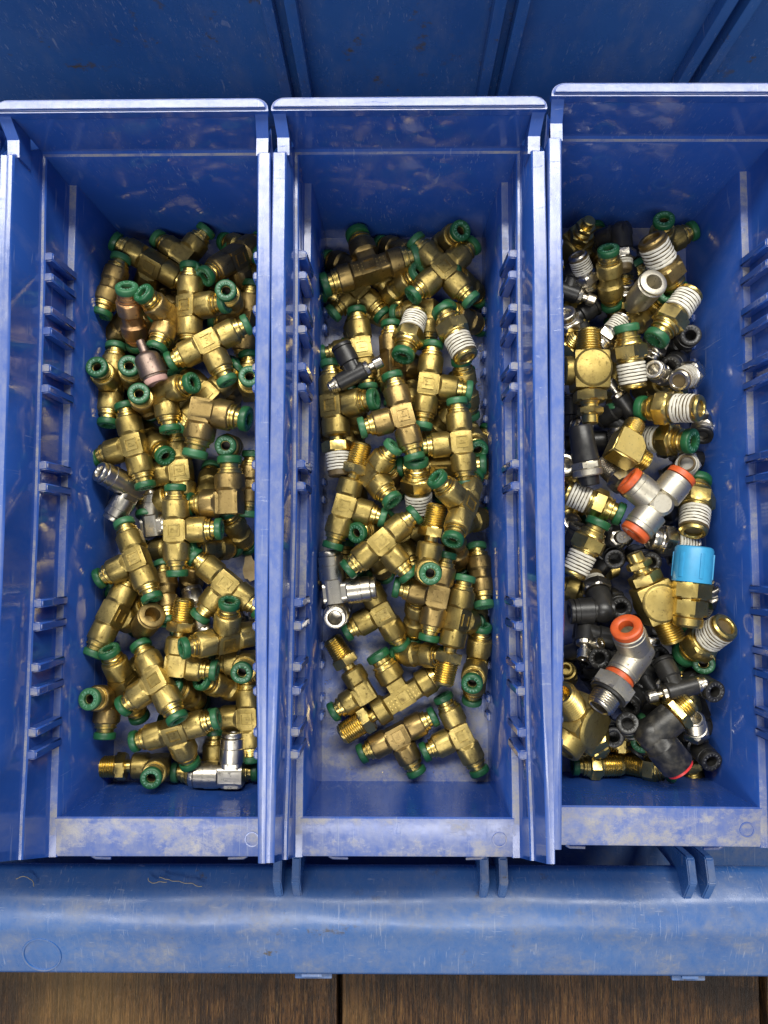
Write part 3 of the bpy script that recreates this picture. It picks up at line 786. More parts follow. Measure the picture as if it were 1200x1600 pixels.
    if base in ('block', 'bigblock'):
        f = Fit("brass_block", "fitting")
        Z = Matrix.Rotation(-math.pi / 2, 4, 'Y')
        f.body.box(-8.6, 7.8, -7.6, 7.6, -6.2, 6.2, c=1.6)
        f.body.lathe([(-7.0, 0), (-7.0, 6.6), (-6.4, 8.0), (6.4, 8.0), (7.2, 7.2), (7.3, 6.9), (7.3, 0)], 36, Z)
        f.body.lathe([(0, 0), (0, 6.2), (10.4, 6.1), (10.8, 5.6), (10.8, 3.6), (6, 3.5), (6, 0)], 28, RX[90])
        f.part("thread", MB().lathe(threadp(7.4, 17.8, 5.4), 24).mesh("thread", 'brassm', 25))
        h = MB().lathe([(8.2, 0), (8.2, 5.0), (8.8, 5.0)] + hexp(8.8, 13.4, 7.2)[1:], 24, RX[180])
        f.part("hex_nut", h.mesh("hex_nut", 'brassm', 25))
        h = MB().lathe([(13.2, 0), (13.2, 4.6), (14.6, 3.6), (15.6, 3.6)] + hexp(15.8, 18.8, 5.6)[1:-1] + [(18.8, 3.4), (22.4, 3.3), (22.8, 2.8), (22.8, 0)], 24, RX[180])
        f.part("end_nut", h.mesh("end_nut", 'brassm', 25))
        if base == 'bigblock':
            f.part("boss", MB().lathe([(6, 0), (6, 7.0), (12, 6.6), (12.6, 6.0), (12.6, 4.8), (11.8, 4.4), (11.8, 0)], 30, RX[90]).mesh("boss", 'brass', 30))
        return f.done('brass', 28)
    if base == 'street':
        f = Fit("street_elbow", "fitting")
        f.body.prism([(-6.2, -6.2), (7.4, -6.2), (7.8, -3), (7.6, 4.0), (3.4, 7.6), (-3, 7.8), (-6.2, 7.2)], -5.6, 5.6, 'z')
        f.part("thread", MB().lathe(threadp(6.5, 15.6, 5.0), 24).mesh("thread", 'brassm', 25))
        f.part("thread", MB().lathe(threadp(6.5, 12.6, 4.9), 24).mesh("thread", 'brassm', 25), RX[90])
        me = f.done('brassm', 20).mesh
        bm = bmesh.new(); bm.from_mesh(me); bmesh.ops.bevel(bm, geom=list(bm.edges), offset=0.0007, segments=2, affect='EDGES'); bm.to_mesh(me); bm.free()
        return f
    if base == 'cap':
        f = Fit("capped_valve", "valve")
        f.body.lathe(hexp(-3.6, 2.6, 7.5, 0.6), 24)
        f.body.lathe([(-10.0, 0), (-10.0, 5.6), (-9.2, 6.5, 6, .866), (-4.4, 6.5, 6, .866), (-3.8, 5.6), (-3.4, 5.2), (-3.4, 0)], 24)
        f.body.lathe([(-14.4, 0), (-14.4, 2.0), (-14.2, 4.6), (-13.4, 5.4), (-10.8, 5.5), (-10.4, 5.0), (-9.8, 5.0), (-9.8, 0)], 28)
        cap = MB().lathe([(2.5, 0), (2.5, 7.0), (14.6, 6.9), (15.5, 6.5), (15.9, 5.8), (15.9, 0)], 40)
        cp = cap.mesh("ribbed_cap", 'cyan', 35)
        rb = MB()
        for i in range(6):
            rb.box(4.2, 13.2, -0.75, 0.75, 6.6, 7.35, Matrix.Rotation(i * math.pi / 3 + 0.1, 4, 'X'), c=0.25)
        ribs = [("grip_rib", MB().box(4.0, 13.4, -0.75, 0.75, 6.5, 7.3, c=0.3).mesh("grip_rib", 'cyan', 40), Matrix.Rotation(i * math.pi / 3 + 0.12, 4, 'X')) for i in range(6)]
        f.part("ribbed_cap", cp, None, ribs)
        return f.done('brassm', 25)
    raise ValueError(kind)

def place(kind, s, loc, quat, label, group=None, spin=0.0):
    if kind not in PROTO: PROTO[kind] = build_proto(kind)
    f = PROTO[kind]
    o = link(f.name, f.mesh)
    o.location = [c * MM for c in loc]; o.rotation_mode = 'QUATERNION'; o.rotation_quaternion = quat; o.scale = (s, s, s)
    tag(o, label, f.cat, group)
    for name, me, M, sub in f.parts:
        c = link(name, me, o, M)
        for sn, sm, sM in sub: link(sn, sm, c, sM)
    return o

GROUPS = {'L': "brass fittings heaped in the left bin", 'M': "brass fittings in the middle bin", 'R': "mixed fittings heaped in the right bin"}

# (kind, bin, scale, x, y, z in mm, rotation quaternion, label)
FITTINGS = [
    ('tee', 'L', 1, -112.81, 138.64, 32.27, 0.2661, -0.0004, -0.3745, 0.8882, "brass tee lying against the left bin's back wall beside the ribbed wall"),
    ('elbow', 'L', 1, -99.25, 143.34, 27.16, 0.0422, 0.3149, 0.9481, -0.0137, 'brass elbow with two green collars raised highest against the back wall of the left bin'),
    ('tee:dark', 'L', 1, -73.88, 141.12, 33.32, -0.2515, 0.3911, -0.3088, 0.8297, 'shaded brass tee in the dark back corner of the left bin'),
    ('union', 'L', 1, -72.48, 150.49, 21.68, 0.2373, -0.2886, -0.0422, 0.9266, 'dim brass union half lost in the shadow behind the corner tee of the left bin'),
    ('union:dark', 'L', 1, -129.50, 125.45, 38.94, 0.7861, -0.1173, -0.0343, 0.6059, "dull brass union nearest the left bin's ribbed wall, lower green collar tipped up"),
    ('union:copper', 'L', 1.05, -118.73, 109.38, 41.47, 0.5968, 0.4362, -0.1497, 0.6566, 'copper tinted union with green collars above the brown reducer'),
    ('elbow:dark', 'L', 1, -101.98, 109.57, 40.74, 0.1800, 0.5077, 0.0709, 0.8395, 'brass elbow beside the copper tinted union, both green collars turned toward the viewer'),
    ('tee', 'L', 1, -92.67, 114.92, 39.93, 0.1178, 0.6993, 0.6914, 0.1382, 'upright brass tee in the left bin with its side collar pointing to the divider wall'),
    ('union', 'L', 1, -74.25, 118.54, 39.15, 0.5478, -0.4927, -0.4771, -0.4790, 'brass union standing on end behind the upright tee, lettered green collar face up'),
    ('tee:dark', 'L', 1, -68.74, 111.57, 26.32, 0.7343, -0.1383, -0.1561, 0.6460, 'brass tee hugging the divider wall, running behind the slanted tee in the left bin'),
    ('tee', 'L', 1, -82.08, 96.25, 46.10, 0.0000, 0.9737, 0.2277, 0.0000, 'large looking slanted brass tee lying on top of the heap in the left bin'),
    ('elbow', 'L', 1, -65.01, 77.83, 33.50, 0.4632, 0.4739, 0.5907, 0.4604, 'brass elbow by the divider wall with a pale lettered collar facing up'),
    ('tee', 'L', 1, -130.62, 80.67, 32.97, 0.5374, 0.4678, 0.5414, 0.4464, 'brass tee at the ribbed wall with one lettered collar looking straight up'),
    ('union', 'L', 1, -120.43, 84.13, 34.54, 0.6359, -0.4578, -0.5337, -0.3181, 'brass union standing on end left of the brown reducer'),
    ('reducer', 'L', 1, -107.58, 85.43, 48.98, 0.8054, 0.1882, -0.0670, -0.5581, 'brown metal plug reducer with pink tinted end and thin stem'),
    ('union:dark', 'L', 1, -113.47, 70.69, 37.82, 0.6003, -0.4658, -0.5477, -0.3503, 'brass union on end just below the brown reducer, collar face up'),
    ('elbow', 'L', 1, -102.88, 74.35, 42.49, -0.0167, 0.9652, 0.0849, 0.2466, 'brass elbow below the reducer with one collar aimed at the divider wall and one down'),
    ('union:dark', 'L', 1, -108.99, 125.28, 19.90, 0.4315, -0.2154, -0.0011, 0.8760, 'brass union buried between the small elbow and the upright tee of the left bin'),
    ('union', 'L', 1, -89.75, 132.38, 27.76, -0.4371, 0.6206, -0.3372, -0.5568, 'brass union under the corner tee with only its dark green collar in light'),
    ('elbow:dark', 'L', 1, -125.04, 111.37, 30.18, -0.3718, 0.0519, -0.6330, 0.6770, 'reddish brass elbow squeezed beneath the copper tinted union'),
    ('union', 'L', 1, -105.96, 108.01, 27.46, 0.5937, -0.4410, 0.6247, 0.2506, 'brass union hidden under the left end of the slanted tee'),
    ('tee', 'L', 1, -117.50, 51.01, 37.82, 0.6054, -0.0155, -0.0213, 0.7955, 'brass tee with stamped P emblem pointing its side collar at the ribbed wall'),
    ('union', 'L', 1, -112.49, 55.00, 27.23, 0.8887, -0.0066, -0.3128, -0.3351, 'brass union poking out from under the emblem tee of the left bin'),
    ('elbow:dark', 'L', 1.17, -83.68, 65.29, 46.02, 0.0001, 0.9921, -0.1022, 0.0722, 'large dark brass elbow on top of the heap by the divider wall'),
    ('tee', 'L', 1, -83.67, 73.54, 37.64, 0.0419, -0.3929, 0.9148, -0.0840, 'brass tee with P emblem half covered by the large dark elbow'),
    ('union:dark', 'L', 1, -76.67, 81.61, 25.93, 0.5799, 0.2931, 0.4020, -0.6452, 'brass union lying between the slanted tee and the large dark elbow'),
    ('union', 'L', 1, -76.23, 52.05, 27.79, -0.4557, 0.5824, 0.3478, 0.5764, 'brass union on end between the two large dark elbows, round collar face up'),
    ('elbow:dark', 'L', 1.15, -72.14, 24.31, 43.12, 0.6945, -0.0481, -0.0538, 0.7159, 'second dark brass elbow in front of the large dark one by the divider'),
    ('union', 'L', 1, -86.71, 32.90, 23.66, 0.5831, -0.3425, 0.1393, 0.7234, 'brass union whose green collar shows edge on beside the second dark elbow'),
    ('union:dark', 'L', 1, -65.98, 34.02, 29.62, 0.6841, 0.0021, -0.0023, -0.7294, 'brass union lying along the divider wall beside the second dark elbow'),
    ('tee', 'L', 1, -98.66, 40.46, 27.74, 0.6589, 0.0000, 0.0000, 0.7522, 'brass tee under the emblem tee at the centre of the left bin'),
    ('elbow:chrome', 'L', 1, -120.50, 32.33, 32.22, 0.2368, 0.3830, -0.0947, 0.8879, 'shiny nickel elbow by the ribbed wall with an open bore facing up'),
    ('elbow:chrome', 'L', 1, -113.49, 14.15, 22.78, 0.0000, 0.6617, 0.7498, 0.0000, 'shiny nickel elbow tucked beside the upright brass tee with P emblem'),
    ('tee', 'L', 1, -95.44, 11.76, 45.90, 0.0000, 0.6936, 0.7203, 0.0000, 'bright upright brass tee with P emblem near a nickel elbow'),
    ('union', 'L', 1, -105.36, 3.81, 21.13, -0.0447, -0.1360, -0.1882, 0.9716, 'brass union crossing beneath the bright upright tee'),
    ('union', 'L', 1, -83.06, 3.72, 29.84, 0.8837, -0.0239, 0.4656, 0.0415, 'brass union lying across the bin above the tan chip'),
    ('union', 'L', 1, -72.75, 13.18, 25.13, 0.6458, 0.4268, 0.2111, -0.5968, 'brass union sunk in shadow beside the divider wall above the tan chip'),
    ('tee', 'L', 1, -114.34, -1.33, 40.01, 0.5295, -0.0919, 0.0514, 0.8417, 'brass tee slanting down the left bin below the open nickel elbow'),
    ('tee', 'L', 1, -73.60, -11.63, 41.06, 0.3303, 0.0000, 0.0000, 0.9439, 'brass tee with P emblem lying beside the tan chip'),
    ('tee', 'L', 1, -126.06, -25.68, 37.57, -0.4160, 0.7133, 0.3998, -0.3980, 'long brass tee standing along the ribbed wall of the left bin'),
    ('socket', 'L', 1, -109.70, -29.17, 39.46, 0.8111, 0.3141, -0.2970, 0.3940, 'plain brass socket with a wide open bore and no collar'),
    ('melbow', 'L', 1, -96.32, -48.55, 39.30, 0.0000, 0.7458, 0.6662, 0.0000, 'brass male elbow with bare threads pointing to the back of the left bin'),
    ('tee', 'L', 1, -73.91, -36.64, 41.10, -0.3058, 0.0109, 0.9160, 0.2596, 'brass tee at the divider wall with two collars tipped toward the viewer'),
    ('union:chrome', 'L', 1, -88.70, -24.95, 31.65, 0.5126, -0.1860, 0.0273, 0.8378, 'satin nickel union beneath the tee with P emblem'),
    ('nipple:chrome', 'L', 0.6, -69.56, -28.53, 24.70, 0.8545, 0.2931, 0.3511, -0.2463, 'small nickel threaded tip showing between two tees at the divider wall'),
    ('union:dark', 'L', 1, -104.23, -16.38, 31.12, 0.6248, -0.1138, 0.1586, 0.7560, 'brass union lying straight behind the threaded male elbow'),
    ('union:dark', 'L', 1, -94.10, -7.97, 24.03, 0.5531, 0.2802, 0.2535, -0.7425, 'brass union with its collar resting on the satin nickel union'),
    ('union', 'L', 1, -119.69, -24.22, 23.25, -0.0830, -0.3664, 0.1794, 0.9092, 'brass union hidden behind the plain socket of the left bin'),
    ('tee', 'L', 1, -120.76, -57.68, 35.48, -0.4938, 0.3940, 0.7197, -0.2878, 'brass tee near the ribbed wall with a glossy green collar lifted at the viewer'),
    ('elbow:dark', 'L', 1, -128.79, -63.90, 32.90, 0.0587, 0.6623, 0.0403, 0.7458, 'brass elbow closest to the front left corner, lettered collar face up'),
    ('tee', 'L', 1, -102.71, -54.66, 44.00, 0.4547, -0.1532, 0.0644, 0.8750, 'big bright brass tee in the front half of the left bin without emblem'),
    ('elbow', 'L', 1, -65.05, -48.16, 30.37, -0.4618, -0.5289, 0.5357, -0.4691, 'brass elbow at the divider wall with hex like body and collar face up'),
    ('union', 'L', 1, -78.17, -59.97, 25.30, 0.8603, 0.1221, 0.4268, -0.2506, 'brass union pointing its collar to the divider wall just behind the level tee'),
    ('union', 'L', 1, -94.81, -63.84, 26.21, 0.7048, 0.3513, 0.3679, -0.4945, 'brass union buried behind the level tee of the left bin'),
    ('tee', 'L', 1, -97.21, -77.78, 35.95, -0.1335, 0.0209, -0.2091, 0.9685, 'brass tee lying level above the bottom row of the left bin'),
    ('tee', 'L', 1, -66.35, -75.05, 22.06, -0.0537, 0.7259, -0.6835, 0.0558, 'brass tee with boxed P emblem at the divider wall near the front'),
    ('melbow:m', 'L', 1, -108.88, -97.75, 19.78, -0.0338, 0.0302, 0.6873, 0.7250, 'brass male elbow on the floor with bright threads toward the ribbed wall'),
    ('tee', 'L', 1, -83.59, -101.83, 16.13, -0.0000, -0.0099, 1.0000, 0.0000, 'brass tee lying on the floor behind the front nickel elbow'),
    ('elbow:chrome', 'L', 1.12, -73.50, -100.68, 24.95, 0.0000, 0.0027, 1.0000, 0.0000, 'large bright nickel elbow in front of all others in the left bin'),
    ('bigtee', 'M', 1, -9.52, 134.32, 34.26, 0.0233, -0.1547, 0.9759, -0.1518, 'large dark brass tee with dotted band nearest the back of the middle bin'),
    ('union:dark', 'M', 1, -21.68, 141.35, 22.38, 0.2452, -0.3197, -0.0325, 0.9147, 'brass union peeking from behind the dotted tee'),
    ('elbow', 'M', 1, -15.69, 130.22, 19.56, -0.3623, 0.0000, 0.0000, 0.9321, 'brass elbow opening downward below the dotted tee'),
    ('union:dark', 'M', 1, 3.44, 148.49, 23.39, 0.3886, -0.2226, 0.3649, 0.8163, 'brass union behind the cross fitting at the back wall of the middle bin'),
    ('cross', 'M', 1, 24.37, 133.55, 35.90, 0.4065, 0.0195, 0.0455, 0.9123, 'brass cross with four green collars'),
    ('union', 'M', 1, 4.19, 129.82, 25.05, -0.2658, -0.3613, -0.3302, 0.8305, 'brass union between the dotted tee and the cross'),
    ('union', 'M', 1, 26.95, 151.03, 28.16, 0.3755, -0.4270, 0.4898, 0.6609, 'brass union behind the cross with one collar against the back wall'),
    ('union', 'M', 1, 36.19, 130.09, 25.43, 0.8835, -0.0565, 0.4600, -0.0686, 'brass union lying on the floor beneath the cross'),
    ('tee', 'M', 1, -13.84, 99.48, 24.70, 0.6536, -0.0123, 0.0106, 0.7566, 'brass tee with P emblem behind the black flow valve of the middle bin'),
    ('elbow', 'M', 1, 17.54, 117.17, 27.60, 0.0094, -0.1989, -0.0362, 0.9793, 'brass elbow behind the taped connectors of the middle bin'),
    ('conn:tape', 'M', 1.12, 8.94, 103.21, 38.16, 0.7906, 0.0687, 0.2749, 0.5428, 'taped brass connector of the middle bin with its green collar facing up'),
    ('conn:tape', 'M', 1.18, 29.30, 100.73, 42.58, 0.8282, -0.0165, -0.1296, -0.5450, 'taped brass connector of the middle bin with its open threaded bore facing the front'),
    ('tee:dark', 'M', 1, 0.66, 90.90, 30.31, -0.1859, 0.6681, 0.6884, -0.2126, 'brass tee running under the upward facing taped connector'),
    ('union:dark', 'M', 1, 35.27, 114.11, 24.81, 0.8919, 0.1719, 0.4036, -0.1100, 'brass union under the taped connector with its collar at the wall'),
    ('fc', 'M', 1, -16.07, 81.82, 45.94, 0.9731, 0.0134, -0.0533, 0.2236, 'small black flow valve with ribbed nickel knob in the middle bin'),
    ('tee', 'M', 1, 16.89, 78.76, 37.73, 0.0000, 0.7538, 0.6572, 0.0000, 'brass tee below the two taped connectors of the middle bin'),
    ('union', 'M', 1, 35.29, 79.15, 28.73, 0.7177, 0.2878, 0.1420, -0.6180, 'brass union along the wall under the tee below the taped connectors'),
    ('mtee:tape', 'M', 1.08, -26.05, 69.08, 37.27, 0.7221, 0.1319, -0.1422, -0.6641, 'brass male tee along the wall with frayed tape on its threads'),
    ('tee:dark', 'M', 1, 5.48, 62.71, 46.01, 0.6080, 0.0000, 0.0000, 0.7939, 'brass tee with P emblem on top in the centre of the middle bin'),
    ('union', 'M', 1, 9.40, 79.03, 21.82, 0.7278, -0.0016, 0.3599, 0.5838, "brass union with its collar touching the centre tee's top collar"),
    ('union', 'M', 1, -17.03, 64.35, 25.21, 0.5805, 0.3803, 0.2323, -0.6815, 'brass union in shadow between the frayed tape tee and the centre tee'),
    ('mtee', 'M', 1, -21.17, 22.94, 39.52, 0.0000, 0.7984, 0.6021, 0.0000, 'brass male tee with bare bright threads and P emblem in the middle bin'),
    ('elbow', 'M', 1, -9.27, 37.37, 39.51, 0.1124, 0.8903, 0.3550, 0.2621, 'brass elbow with both collars turned outward below the centre tee'),
    ('union:dark', 'M', 1, 0.42, 37.10, 26.60, 0.7779, 0.0573, 0.5548, -0.2893, 'brass union peeking out behind the outward turned elbow'),
    ('tee', 'M', 1, 31.85, 51.67, 40.59, 0.6719, 0.0000, 0.0000, 0.7407, "brass tee with boxed P emblem near the divider on the mixed bin's side"),
    ('tee', 'M', 1, 23.20, 42.13, 34.28, -0.0245, -0.0390, -0.4090, 0.9114, 'brass tee with P emblem half covered by the boxed emblem tee'),
    ('conn:tape', 'M', 1.2, 12.37, 30.68, 34.80, 0.6838, 0.2615, 0.0760, -0.6770, 'taped brass connector standing amid tees at the centre of the middle bin'),
    ('union', 'M', 1, 24.84, 64.13, 24.37, -0.4089, -0.1974, -0.2978, 0.8397, 'slanted brass union behind the boxed emblem tee'),
    ('union', 'M', 1, 37.82, 56.95, 25.56, 0.5983, -0.4563, -0.2041, -0.6263, 'brass union at the wall behind the boxed emblem tee'),
    ('union', 'M', 1, 37.46, 44.09, 25.31, 0.8661, -0.2288, 0.4292, 0.1155, 'brass union whose collar stands edge on against the wall'),
    ('tee', 'M', 1, 32.19, 22.45, 46.06, -0.3892, -0.4447, 0.8016, 0.0898, 'brass tee with three splayed green collars beside the bare upright threads'),
    ('union', 'M', 1, 36.93, 16.70, 23.18, 0.9295, -0.0996, 0.3239, 0.1454, 'brass union under the splayed tee with its collar at the wall'),
    ('melbow:m', 'M', 1, 15.53, -5.90, 42.74, 0.5110, 0.5698, 0.4576, 0.4525, 'brass male elbow with upright bare threads and a lettered collar facing up'),
    ('tee', 'M', 1, -4.25, 6.74, 45.04, 0.0000, 0.9414, 0.3373, 0.0000, 'slanted brass tee with boxed P emblem above the nickel elbow of the middle bin'),
    ('union', 'M', 1, -8.67, 14.44, 29.66, -0.2870, 0.4262, 0.2546, 0.8193, 'brass union with a glossy collar beside the slanted emblem tee'),
    ('elbow:chrome', 'M', 1.08, -25.86, -16.18, 35.25, 0.0000, 0.6635, 0.7481, 0.0000, 'large satin nickel elbow at the wall of the middle bin'),
    ('union:chrome', 'M', 1.1, -24.56, -24.86, 28.68, -0.4518, 0.5223, 0.3705, 0.6211, 'nickel union on end showing its round open bore'),
    ('tee', 'M', 1, -4.08, -25.56, 24.65, -0.0729, 0.8539, -0.5020, -0.1162, 'brass tee under the large nickel elbow of the middle bin'),
    ('tee:dark', 'M', 1, 21.03, -17.66, 37.88, 0.7788, 0.0000, 0.0000, 0.6273, 'brass tee below the upright threads with its side collar toward the nickel elbow'),
    ('union', 'M', 1, 11.81, -27.69, 23.26, 0.6816, 0.0933, 0.3828, -0.6166, 'brass union under the tee beside the long male tee'),
    ('union', 'M', 1, -6.20, -1.80, 25.94, 0.7428, 0.2476, 0.4137, -0.4645, 'brass union beneath the slanted emblem tee'),
    ('mtee', 'M', 1, 29.56, -27.81, 37.86, 0.5453, -0.3052, 0.3366, -0.7044, 'long brass male tee with threads pointing to the front of the middle bin'),
    ('union:dark', 'M', 1, 41.63, -8.43, 26.34, 0.6192, -0.2686, -0.0954, 0.7317, 'dull brass union standing apart along the wall of the middle bin'),
    ('union:dark', 'M', 1, 29.76, 4.02, 29.77, 0.6603, 0.4045, 0.1451, -0.6159, 'brass union below the splayed tee, collar toward the front'),
    ('tee', 'M', 1, 40.32, -50.51, 20.96, 0.4909, 0.5525, 0.3274, 0.5887, 'brass tee at the wall beside the long male tee with one collar facing up'),
    ('union', 'M', 1, 13.65, -45.73, 22.80, -0.0644, -0.3118, -0.1177, 0.9406, 'brass union on the floor pointing at the bare middle of the bin'),
    ('melbow:m', 'M', 1, -12.59, -64.02, 18.14, 0.4847, 0.0000, 0.0000, 0.8747, 'brass male elbow with dark threads near the bin floor by the wall'),
    ('mbigtee', 'M', 1, 5.72, -65.70, 18.96, -0.0000, -0.2762, 0.9611, 0.0000, 'largest brass male tee with dotted faces and bare threads on the floor'),
    ('tee:dark', 'M', 1, 3.15, -84.44, 16.50, -0.2348, 0.0000, 0.0000, 0.9720, 'brass tee on the bare floor in front of the largest male tee'),
    ('tee', 'M', 1, 33.20, -83.75, 17.32, 0.0000, 0.8486, -0.5291, 0.0000, 'brass tee with boxed P emblem closest to the front corner of the middle bin'),
    ('block', 'R', 0.85, 86.94, 147.10, 28.12, -0.3161, -0.5633, -0.1746, 0.7432, 'rounded brass block at the back of the mixed bin by the divider'),
    ('conn:nicktape', 'R', 0.9, 89.72, 131.63, 36.49, 0.3386, 0.3922, 0.0880, 0.8507, 'small taped nickel connector at the back of the mixed bin near the divider'),
    ('union', 'R', 1, 100.85, 127.77, 39.25, 0.5505, 0.2647, -0.3127, 0.7274, 'brass union standing near the back of the mixed bin, lettered collar up'),
    ('union:dark', 'R', 1, 101.70, 149.06, 21.82, 0.6109, -0.3256, -0.0484, 0.7200, "brass union with its collar against the mixed bin's back wall"),
    ('bmelbow', 'R', 1, 106.51, 150.12, 38.92, -0.3147, 0.6573, -0.6237, 0.2827, "black elbow with nickel nut and taped tip at the mixed bin's back wall"),
    ('conn:bigtape', 'R', 1.3, 122.87, 131.47, 46.13, 0.3298, 0.3357, 0.1084, 0.8757, 'large bronze connector with white tape and wide open bore looking up'),
    ('elbow', 'R', 1, 129.33, 148.93, 25.52, -0.4503, 0.4310, 0.7134, 0.3201, 'brass elbow hidden behind the large bronze connector'),
    ('socket:chrome', 'R', 1.05, 114.21, 118.74, 46.22, -0.4983, 0.5643, 0.5224, 0.4005, 'nickel socket with a bright ring mouth'),
    ('conn:nicktape', 'R', 0.8, 111.21, 123.58, 26.99, 0.6153, 0.4176, 0.1880, -0.6416, 'nickel connector below the black elbow with its taped tip down'),
    ('fc', 'R', 1, 82.64, 123.83, 33.78, 0.9835, -0.0569, 0.0033, -0.1718, 'black flow valve against the divider with a clear nickel knob'),
    ('block', 'R', 0.8, 90.54, 117.32, 22.24, 0.8536, -0.0098, 0.0160, 0.5206, 'brass block with stamped figures against the divider'),
    ('conn:nicktape', 'R', 0.95, 81.78, 105.93, 37.15, 0.8142, 0.0176, 0.4915, -0.3085, 'taped nickel connector half hidden by the divider'),
    ('conn:nicktape', 'R', 0.9, 100.61, 102.20, 39.13, 0.8969, 0.1299, 0.0497, 0.4199, 'slanted nickel connector with taped tip behind the round faced brass block'),
    ('union:bare', 'R', 1, 115.13, 110.11, 31.85, 0.8670, -0.3142, 0.1436, 0.3591, 'bare brass body behind the taped connectors of the mixed bin'),
    ('conn:tape', 'R', 1.2, 126.83, 108.34, 47.96, 0.8983, 0.0061, 0.0228, 0.4388, "big taped brass connector leaning against the mixed bin's outer wall"),
    ('union', 'R', 1, 124.79, 118.39, 27.84, 0.5523, -0.3933, 0.6376, 0.3657, 'brass union under the big leaning connector'),
    ('block', 'R', 1.05, 88.22, 82.70, 48.24, 0.7066, 0.0000, 0.0000, 0.7076, 'brass block with a round flat face and thread pointing to the back'),
    ('conn:tape', 'R', 1.2, 107.45, 88.55, 45.07, 0.7565, 0.0859, 0.0393, -0.6472, 'taped brass connector beside the round faced block, green collar toward the back'),
    ('nipple', 'R', 1, 82.83, 95.92, 36.47, -0.4812, -0.3146, -0.3046, 0.7594, 'brass nipple with exposed threads against the divider'),
    ('bunion', 'R', 1, 137.63, 100.81, 30.93, -0.4836, 0.4486, 0.5421, 0.5205, 'black union by the outer wall with its round mouth facing up'),
    ('belbow', 'R', 1, 135.22, 92.79, 30.29, -0.2487, 0.3755, -0.0094, 0.8928, 'black elbow below the leaning connector with a round mouth facing up'),
    ('conn:nicktape', 'R', 0.9, 123.68, 96.99, 30.83, 0.8420, -0.1859, 0.0881, 0.4988, 'taped connector jammed under the leaning connector'),
    ('union:chrome', 'R', 0.9, 122.98, 83.19, 39.11, -0.0991, 0.4431, 0.2338, 0.8597, 'small nickel union with a hook like open mouth'),
    ('conn:nicktape', 'R', 1, 134.62, 82.01, 40.86, -0.3162, 0.2825, 0.2983, 0.8551, 'nickel connector with white tape facing up by the outer wall'),
    ('union:bare', 'R', 1, 123.85, 80.79, 25.70, 0.3549, -0.5015, 0.4487, 0.6490, 'bare brass body above the level taped connector'),
    ('conn:tape', 'R', 1.2, 123.52, 65.41, 49.95, 0.9116, 0.1285, -0.3898, -0.0246, 'level brass connector with taped threads pointing at the outer wall'),
    ('conn:nickblack', 'R', 1, 147.84, 62.43, 27.32, 0.7821, -0.2896, 0.1707, 0.5246, 'small taped nickel connector touching the outer wall'),
    ('fc', 'R', 1, 108.68, 70.46, 33.65, 0.4233, -0.1031, -0.3846, 0.8138, 'black flow valve with a pale brass tip beside the round faced block'),
    ('fc', 'R', 1, 84.38, 60.63, 29.58, 0.8247, 0.0447, -0.5633, -0.0237, 'black flow valve with white marking at the divider'),
    ('bunion', 'R', 1, 94.93, 55.77, 18.26, -0.0283, -0.0006, 0.0216, 0.9994, 'horizontal black union under the knurled valve'),
    ('bigfc', 'R', 1, 84.37, 49.74, 50.15, 0.7374, -0.1852, 0.1923, -0.6205, 'large black valve with a knurled collar and ribbed knob'),
    ('street', 'R', 1, 103.47, 47.90, 46.15, 0.0435, 0.8533, 0.4989, -0.1455, 'brass forged street elbow with raised letters and two threaded ends'),
    ('conn:tape', 'R', 1.2, 124.52, 53.87, 35.31, 0.0585, -0.4341, -0.0783, 0.8956, 'brass connector with its tape hidden behind the forged street elbow'),
    ('bmelbow', 'R', 1, 139.52, 41.97, 28.02, 0.2911, 0.4489, -0.4646, 0.7056, 'black elbow with a round nickel nut near the orange collared tee'),
    ('conn:nick', 'R', 1, 103.09, 36.57, 36.79, 0.3865, -0.3103, -0.0389, 0.8677, 'bare nickel connector behind the orange collared tee'),
    ('tee:orange', 'R', 1.22, 115.44, 22.70, 53.66, 0.9065, 0.0000, 0.0000, 0.4222, 'satin nickel tee with three orange collars'),
    ('union:chrome', 'R', 1, 79.85, 39.56, 34.54, -0.3669, 0.5161, 0.5435, 0.5511, 'nickel union mouth half covered by the divider'),
    ('conn:tape', 'R', 1.12, 89.28, 24.43, 43.92, 0.1855, -0.1351, -0.2293, 0.9459, 'taped brass connector pointing its green collar at the orange collared tee'),
    ('conn:tape', 'R', 1.15, 85.05, 2.96, 47.91, 0.5209, 0.1269, -0.1270, -0.8345, 'taped brass connector slanting beside the divider, collar toward the back'),
    ('conn:tape', 'R', 1.25, 136.58, 22.43, 41.35, 0.5400, -0.2650, 0.0038, -0.7988, 'taped brass connector with open bore between the orange tee and the outer wall'),
    ('conn:nicktape', 'R', 1.1, 126.37, 6.56, 38.73, 0.9918, -0.0324, 0.0818, -0.0925, 'bright nickel connector with tape ending at the light blue cap'),
    ('fc', 'R', 1, 101.11, 8.53, 36.81, 0.6923, 0.0754, -0.7133, 0.0793, 'black flow valve with a nickel knob under the orange collared tee'),
    ('bunion', 'R', 1, 82.25, 4.21, 37.24, 0.6173, 0.1412, 0.1560, -0.7581, 'black union lying along the divider wall'),
    ('conn:nick', 'R', 0.9, 83.37, 13.93, 25.54, 0.4374, -0.5607, 0.5636, 0.4203, 'nickel connector end at the divider above the black union'),
    ('bunion', 'R', 1, 103.90, 2.88, 23.93, 0.6044, -0.2522, -0.5494, -0.5189, 'black union with its mouth facing up beside a slanting taped connector'),
    ('bunion', 'R', 1, 115.92, -0.52, 30.06, 0.6335, -0.3460, -0.5341, -0.4402, 'black union with its mouth facing up behind the light blue cap'),
